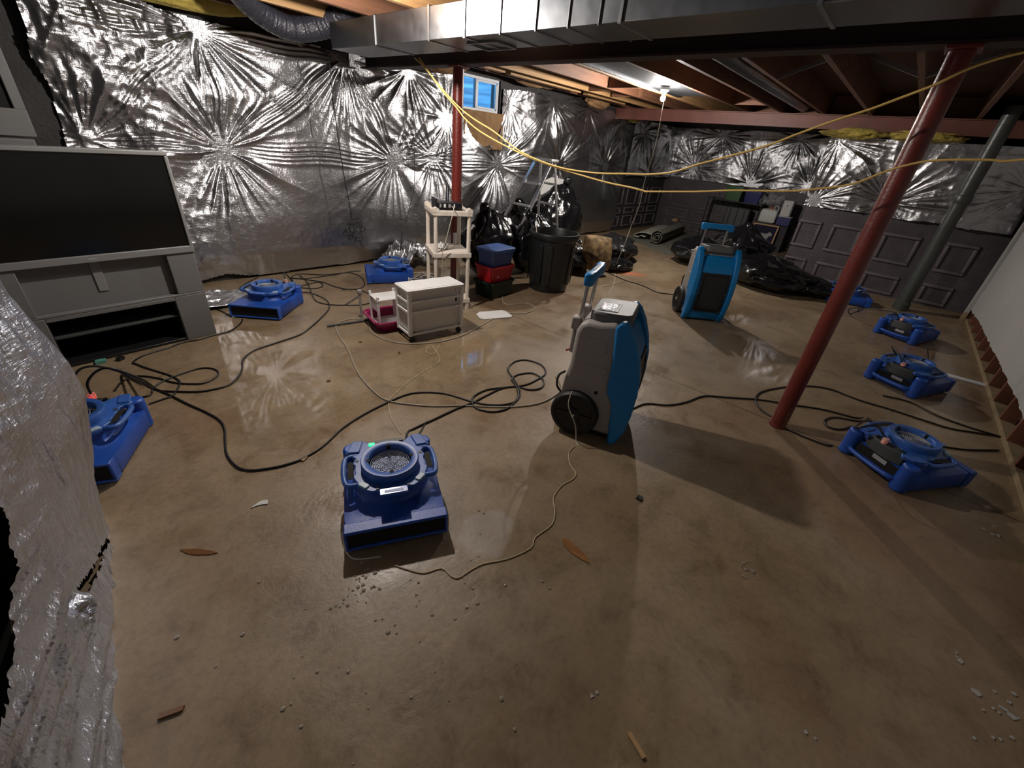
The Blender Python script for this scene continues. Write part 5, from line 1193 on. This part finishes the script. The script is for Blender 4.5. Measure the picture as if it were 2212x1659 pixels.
cord('power_cord', CO['h'], 0.0050, M_CORD, 'thin black cord stretched along the foot of the foil wall')
cord('power_cord', CO['i'], 0.0055, M_CORD, 'black cord dropping from the air mover behind toward the stand')
cord('power_cord', CO['i2'], 0.0050, M_CORD, 'short black cord passing under the outlet of the air mover by the stand')
cord('power_cord', CO['k'], 0.0055, M_CORD, 'small black cord coil right behind the air mover by the stand')
b = MB(); b.cyl((CO['rod'][0][0], CO['rod'][0][1], 0.012), (CO['rod'][1][0], CO['rod'][1][1], 0.012), 0.010, n=10); o = obj('metal_rod', b, M_PANEL); tag(o, 'dark straight rod on the floor pointing at the magenta tub', 'rod')
b = MB(); b.cyl((CO['rod2'][0][0], CO['rod2'][0][1], 0.008), (CO['rod2'][1][0], CO['rod2'][1][1], 0.008), 0.008, n=8); o = obj('metal_rod', b, M_PANEL); tag(o, 'short dark stick lying across the black cord loop', 'rod')
cord('cable', CO['beige'], 0.0055, M_BEIGE, 'grey-beige cable winding around the drawer cart to the middle dehumidifier', 'cable')
cord('string', CO['thin'], 0.0028, M_TAN, 'thin tan string crossing under the beige cable on the open floor', 'string')
cord('string', CO['string'], 0.0030, M_TAN, 'kinked tan string trailing from the middle dehumidifier toward the camera', 'string', 3)
cord('string', CO['string2'], 0.0032, M_WHITECORD, 'pale thin cord curled against the open-floor air mover outlet', 'string')
cord('power_cord', CO['r1'], 0.0062, M_CORD, 'black cord from the middle dehumidifier past the near post to the nearest side air mover', pre=[(2.30, 1.03, 0.02), (2.44, 0.92, 0.006)], post=[(3.10, -0.28, 0.20), (3.09, -0.36, 0.26), (3.045, -0.425, 0.23)], plug=[((3.04, -0.43, 0.212), R(-37))])
cord('power_cord', CO['r2'], 0.0062, M_CORD, 'black cord looping around the near post then off to the stud wall', post=[(3.97, -1.22, 0.01)])
cord('power_cord', CO['r3'], 0.0062, M_CORD, 'black cord leaving the middle side air mover for the stud wall')
cord('power_cord', CO['r4'], 0.0060, M_CORD, 'black cord bight tucked beside the nearest side air mover', post=[(3.42, -0.40, 0.11), (3.55, -0.62, 0.09), (3.58, -0.80, 0.02)])
cord('power_cord', CO['r4b'], 0.0060, M_CORD, 'doubled black cord end reaching the stud wall behind the nearest side air mover')
cord('power_cord', CO['r5'], 0.0055, M_CORD, 'thin dark cord between the near post foot and the nearest side air mover')
cord('power_cord', [(6.05, -0.72, 0.05), (5.55, -0.72, 0.02), (5.10, -0.52, 0.10), (4.86, -0.36, 0.28), (4.70, -0.42, 0.27)], 0.0058, M_CORD, 'black cord joining the two farther air movers of the row', post=[(4.66, -0.47, 0.22)], plug=[((4.655, -0.475, 0.212), R(-27))])
cord('power_cord', [(6.33, -0.40, 0.21), (6.34, -0.30, 0.27), (6.6, 0.05, 0.15), (6.9, 0.05, 0.01), (7.2, -0.02, 0.01), (7.40, 0.02, 0.06)], 0.0058, M_CORD, 'black cord between the last side air mover and the one at the concrete wall', plug=[((6.33, -0.42, 0.212), R(-22))])
cord('power_cord', CO['d2'], 0.0060, M_CORD, 'black cord on the floor left of the far dehumidifier')
cord('cable', CO['d2w'], 0.0048, M_BEIGE, 'short pale cable on the floor behind the middle dehumidifier grip', 'cable')
cord('string', [(1.905, 1.075, 0.30), (1.868, 1.060, 0.22), (1.860, 0.985, 0.12), (1.872, 0.965, 0.01), (1.85, 0.93, 0.004)], 0.0030, M_WHITECORD, 'white string hanging over the near wheel of the middle dehumidifier', 'string')
cord('string', [(5.98, 2.84, 2.26), (5.97, 2.83, 2.10), (5.94, 2.80, 1.70), (5.90, 2.82, 1.25), (5.86, 2.80, 0.95), (5.88, 2.86, 0.70), (5.80, 2.86, 0.45), (5.78, 2.90, 0.22), (5.83, 2.95, 0.03), (5.70, 2.86, 0.004), (5.2, 2.6, 0.004), (4.7, 2.4, 0.004)], 0.0035, M_WHITECORD, 'long white pull string hanging from the lit bulb to the floor', 'string')
cord('string', [(2.03, 1.20, 0.62), (2.04, 1.19, 0.80), (2.05, 1.20, 0.98)], 0.0026, M_WHITECORD, 'white string hanging beside the grip tubes of the middle dehumidifier', 'string')
YEND = {'y1': [(2.98, -0.35, 2.085), (3.05, -0.6, 2.10)], 'y2': [(3.04, -0.7, 1.80), (3.08, -1.11, 1.92)]}
for key, lab in (('y1', 'yellow extension cord sagging from the beam and rising toward the near post top'), ('y2', 'yellow extension cord sagging lower and crossing the near post at mid height')):
    cord('extension_cord', CO[key], 0.0056, M_YELLOW, lab, 'cord', 4, post=YEND[key])
b = MB(); b.box((2.80, 2.37, 1.485), (0.05, 0.02, 0.03)); 
# black cable coil hung on the foil
cx, cz = 2.73, 0.47; P = [(2.66, 4.93, 2.18), (2.66, 4.93, 1.7), (2.69, 4.93, 1.1), (2.73, 4.92, 0.66)]
for i in range(46):
    a = i*0.62; r = 0.085+0.035*math.sin(i*1.7); P.append((cx+0.05*math.sin(i*0.37)+r*math.sin(a), 4.915-0.010*(i % 3), cz+0.035*math.cos(i*.5)+r*math.cos(a)))
P += [(2.80, 4.92, 0.34), (2.84, 4.92, 0.26)]
o = obj('hanging_cable', MB().tube(spline(P, 4), 0.0045, 6), M_CORD, ang=80); tag(o, 'black cable coil hanging on the foil wall by a long drop', 'cable')
o = obj('hanging_cable', MB().tube(spline([(3.62, 4.86, 1.45), (3.60, 4.84, 1.0), (3.50, 4.83, 0.7), (3.36, 4.80, 0.42), (3.30, 4.78, 0.20)], 5), 0.004, 6), M_CORD, ang=80); tag(o, 'single dark cable drooping on the foil left of the white shelving unit', 'cable')

# ---------------- small litter on the floor
def scrap(name, pts, z, m, loc, rz, label, cat):
    b = MB(); b.rings([[(x, y, 0.0005) for x, y in pts], [(x, y, z) for x, y in pts]]); o = obj(name, b, m, loc=(loc[0], loc[1], 0.001), rot=(0, 0, rz)); return tag(o, label, cat)
scrap('paper_scrap', [(-0.035, -0.016), (0.0, -0.010), (0.034, -0.018), (0.036, 0.010), (0.008, 0.014), (-0.006, 0.006)], 0.004, M_PAPER, (0.345, 1.71), R(-20), 'torn white paper scrap on open floor left of the blue air mover', 'paper')
leaf = [(-0.075, 0.0), (-0.04, -0.014), (0.0, -0.018), (0.05, -0.012), (0.08, 0.0), (0.04, 0.008), (-0.02, 0.010)]
scrap('leaf', leaf, 0.003, M_LEAF, (0.075, 1.61), R(-50), 'curled thin brown leaf between the foil sheet and the blue air mover', 'leaf')
scrap('leaf', [(-0.085, 0.005), (-0.05, -0.022), (0.0, -0.026), (0.05, -0.016), (0.085, -0.006), (0.05, 0.016), (-0.01, 0.020), (-0.06, 0.022)], 0.003, mat('ochre_leaf', (0.33, 0.15, 0.045), 0.45, var=0.4, vscale=30), (1.205, 0.515), R(-95), 'ochre brown flake lying inside the curve of the kinked string', 'leaf')
scrap('wood_chip', [(-0.03, -0.006), (0.03, -0.010), (0.034, 0.004), (-0.026, 0.010)], 0.008, M_LEAF, (-0.155, 1.045), R(-20), 'small dark brown chip beside the foot of the near foil sheet', 'chip')
scrap('wood_chip', [(-0.018, -0.01), (0.018, -0.012), (0.022, 0.006), (-0.014, 0.012)], 0.008, M_CHIP, (0.63, 1.875), R(30), 'pale wood chip touching the long black cord', 'chip')
scrap('wood_chip', [(-0.034, -0.006), (0.034, -0.008), (0.036, 0.006), (-0.032, 0.008)], 0.006, M_CHIP, (0.75, -0.02), R(70), 'pale splinter alone near the bottom edge of the floor', 'chip')
scrap('wood_chip', [(-0.016, -0.012), (0.016, -0.014), (0.018, 0.010), (-0.014, 0.014)], 0.010, M_BLACK, (1.72, 0.46), R(10), 'small black crumb in front of the middle dehumidifier', 'chip')
scrap('paper_scrap', [(-0.03, -0.02), (0.026, -0.026), (0.034, 0.014), (-0.02, 0.024)], 0.018, M_TEAL, (0.10, 3.72), R(5), 'pale teal scrap at the foot of the media stand', 'paper')
scrap('wood_chip', [(-0.02, -0.014), (0.02, -0.016), (0.024, 0.014), (-0.018, 0.016)], 0.022, M_BLACK, (0.20, 3.69), R(40), 'black crumb beside the teal scrap at the media stand', 'chip')
for i, (x, y) in enumerate(((1.90, 3.05), (1.75, 2.62), (1.62, 2.98), (1.12, 2.55))):
    scrap('wood_chip', [(-0.012, -0.009), (0.012, -0.010), (0.014, 0.008), (-0.010, 0.010)], 0.006, M_LEAF, (x, y), i*0.9, ('dark crumb near the left end of the beige cable', 'dark crumb beside the rising part of the beige cable', 'dark crumb between the black cord and the beige cable', 'dark crumb right of the starry wet reflection')[i], 'chip')
cord('power_cord', [(1.32, 1.72, 0.006), (1.22, 1.655, 0.006), (1.12, 1.58, 0.03), (1.02, 1.50, 0.07)], 0.0045, M_CORD, 'short thin cord beside the thick one behind the open-floor air mover')
b = MB(); b.box((0, 0, 0.006), (0.50, 0.075, 0.012)); o = obj('floor_light_strip', b, M_VINYL, bevel=0.003, loc=(5.45, -0.90, 0.001), rot=(0, 0, R(-84))); tag(o, 'white flat strip standing in for a band of light on the floor, reaching under the stud wall', 'strip')  # pale strip added in place of light falling across the floor
def flecks(seed, cs, label):
    rng = random.Random(seed); m = MB()
    for (x, y, n, sp) in cs:
        for i in range(n):
            px_, py_ = x+rng.gauss(0, sp), y+rng.gauss(0, sp); r = 0.004+0.010*rng.random()**2
            m.prism([(px_+r*math.cos(a)*(0.6+0.8*rng.random()), py_+r*math.sin(a)*(0.6+0.8*rng.random())) for a in (0, 1.1, 2.2, 3.4, 4.5, 5.5)], 0.0008, 0.003)
    o = obj('plaster_flecks', m, M_DRYWALL, smooth=False); tag(o, label, 'plaster', kind='stuff')
flecks(5, [(1.87, -0.80, 3, .01), (1.77, -0.95, 7, .03), (1.72, -0.90, 5, .03), (1.57, -0.91, 4, .03), (1.17, -0.42, 2, .01), (0.78, 0.15, 2, .01), (2.9, -1.0, 5, .05)], 'white plaster flecks on the dark floor near the stud wall')
# beads of water
def drops(name, c, n, spread, seed, label):
    rng = random.Random(seed); m = MB()
    for i in range(n):
        x, y = c[0]+rng.gauss(0, spread), c[1]+rng.gauss(0, spread*0.7); r = 0.003+0.006*rng.random()**2
        m.lathe([(r, 0.0), (r*0.92, r*0.22), (r*0.6, r*0.38), (0.0002, r*0.44)], 10, (x, y, 0.0012))
    o = obj(name, m, M_DROP); tag(o, label, 'water', kind='stuff')
drops('water_beads', (0.455, 1.02), 34, 0.045, 1, 'cluster of water beads before the open-floor air mover outlet')
drops('water_beads', (0.50, 0.75), 60, 0.34, 2, 'scattered water beads across the near open floor')
drops('water_beads', (1.68, -0.09), 14, 0.03, 3, 'short streak of water beads on the dark floor at right')
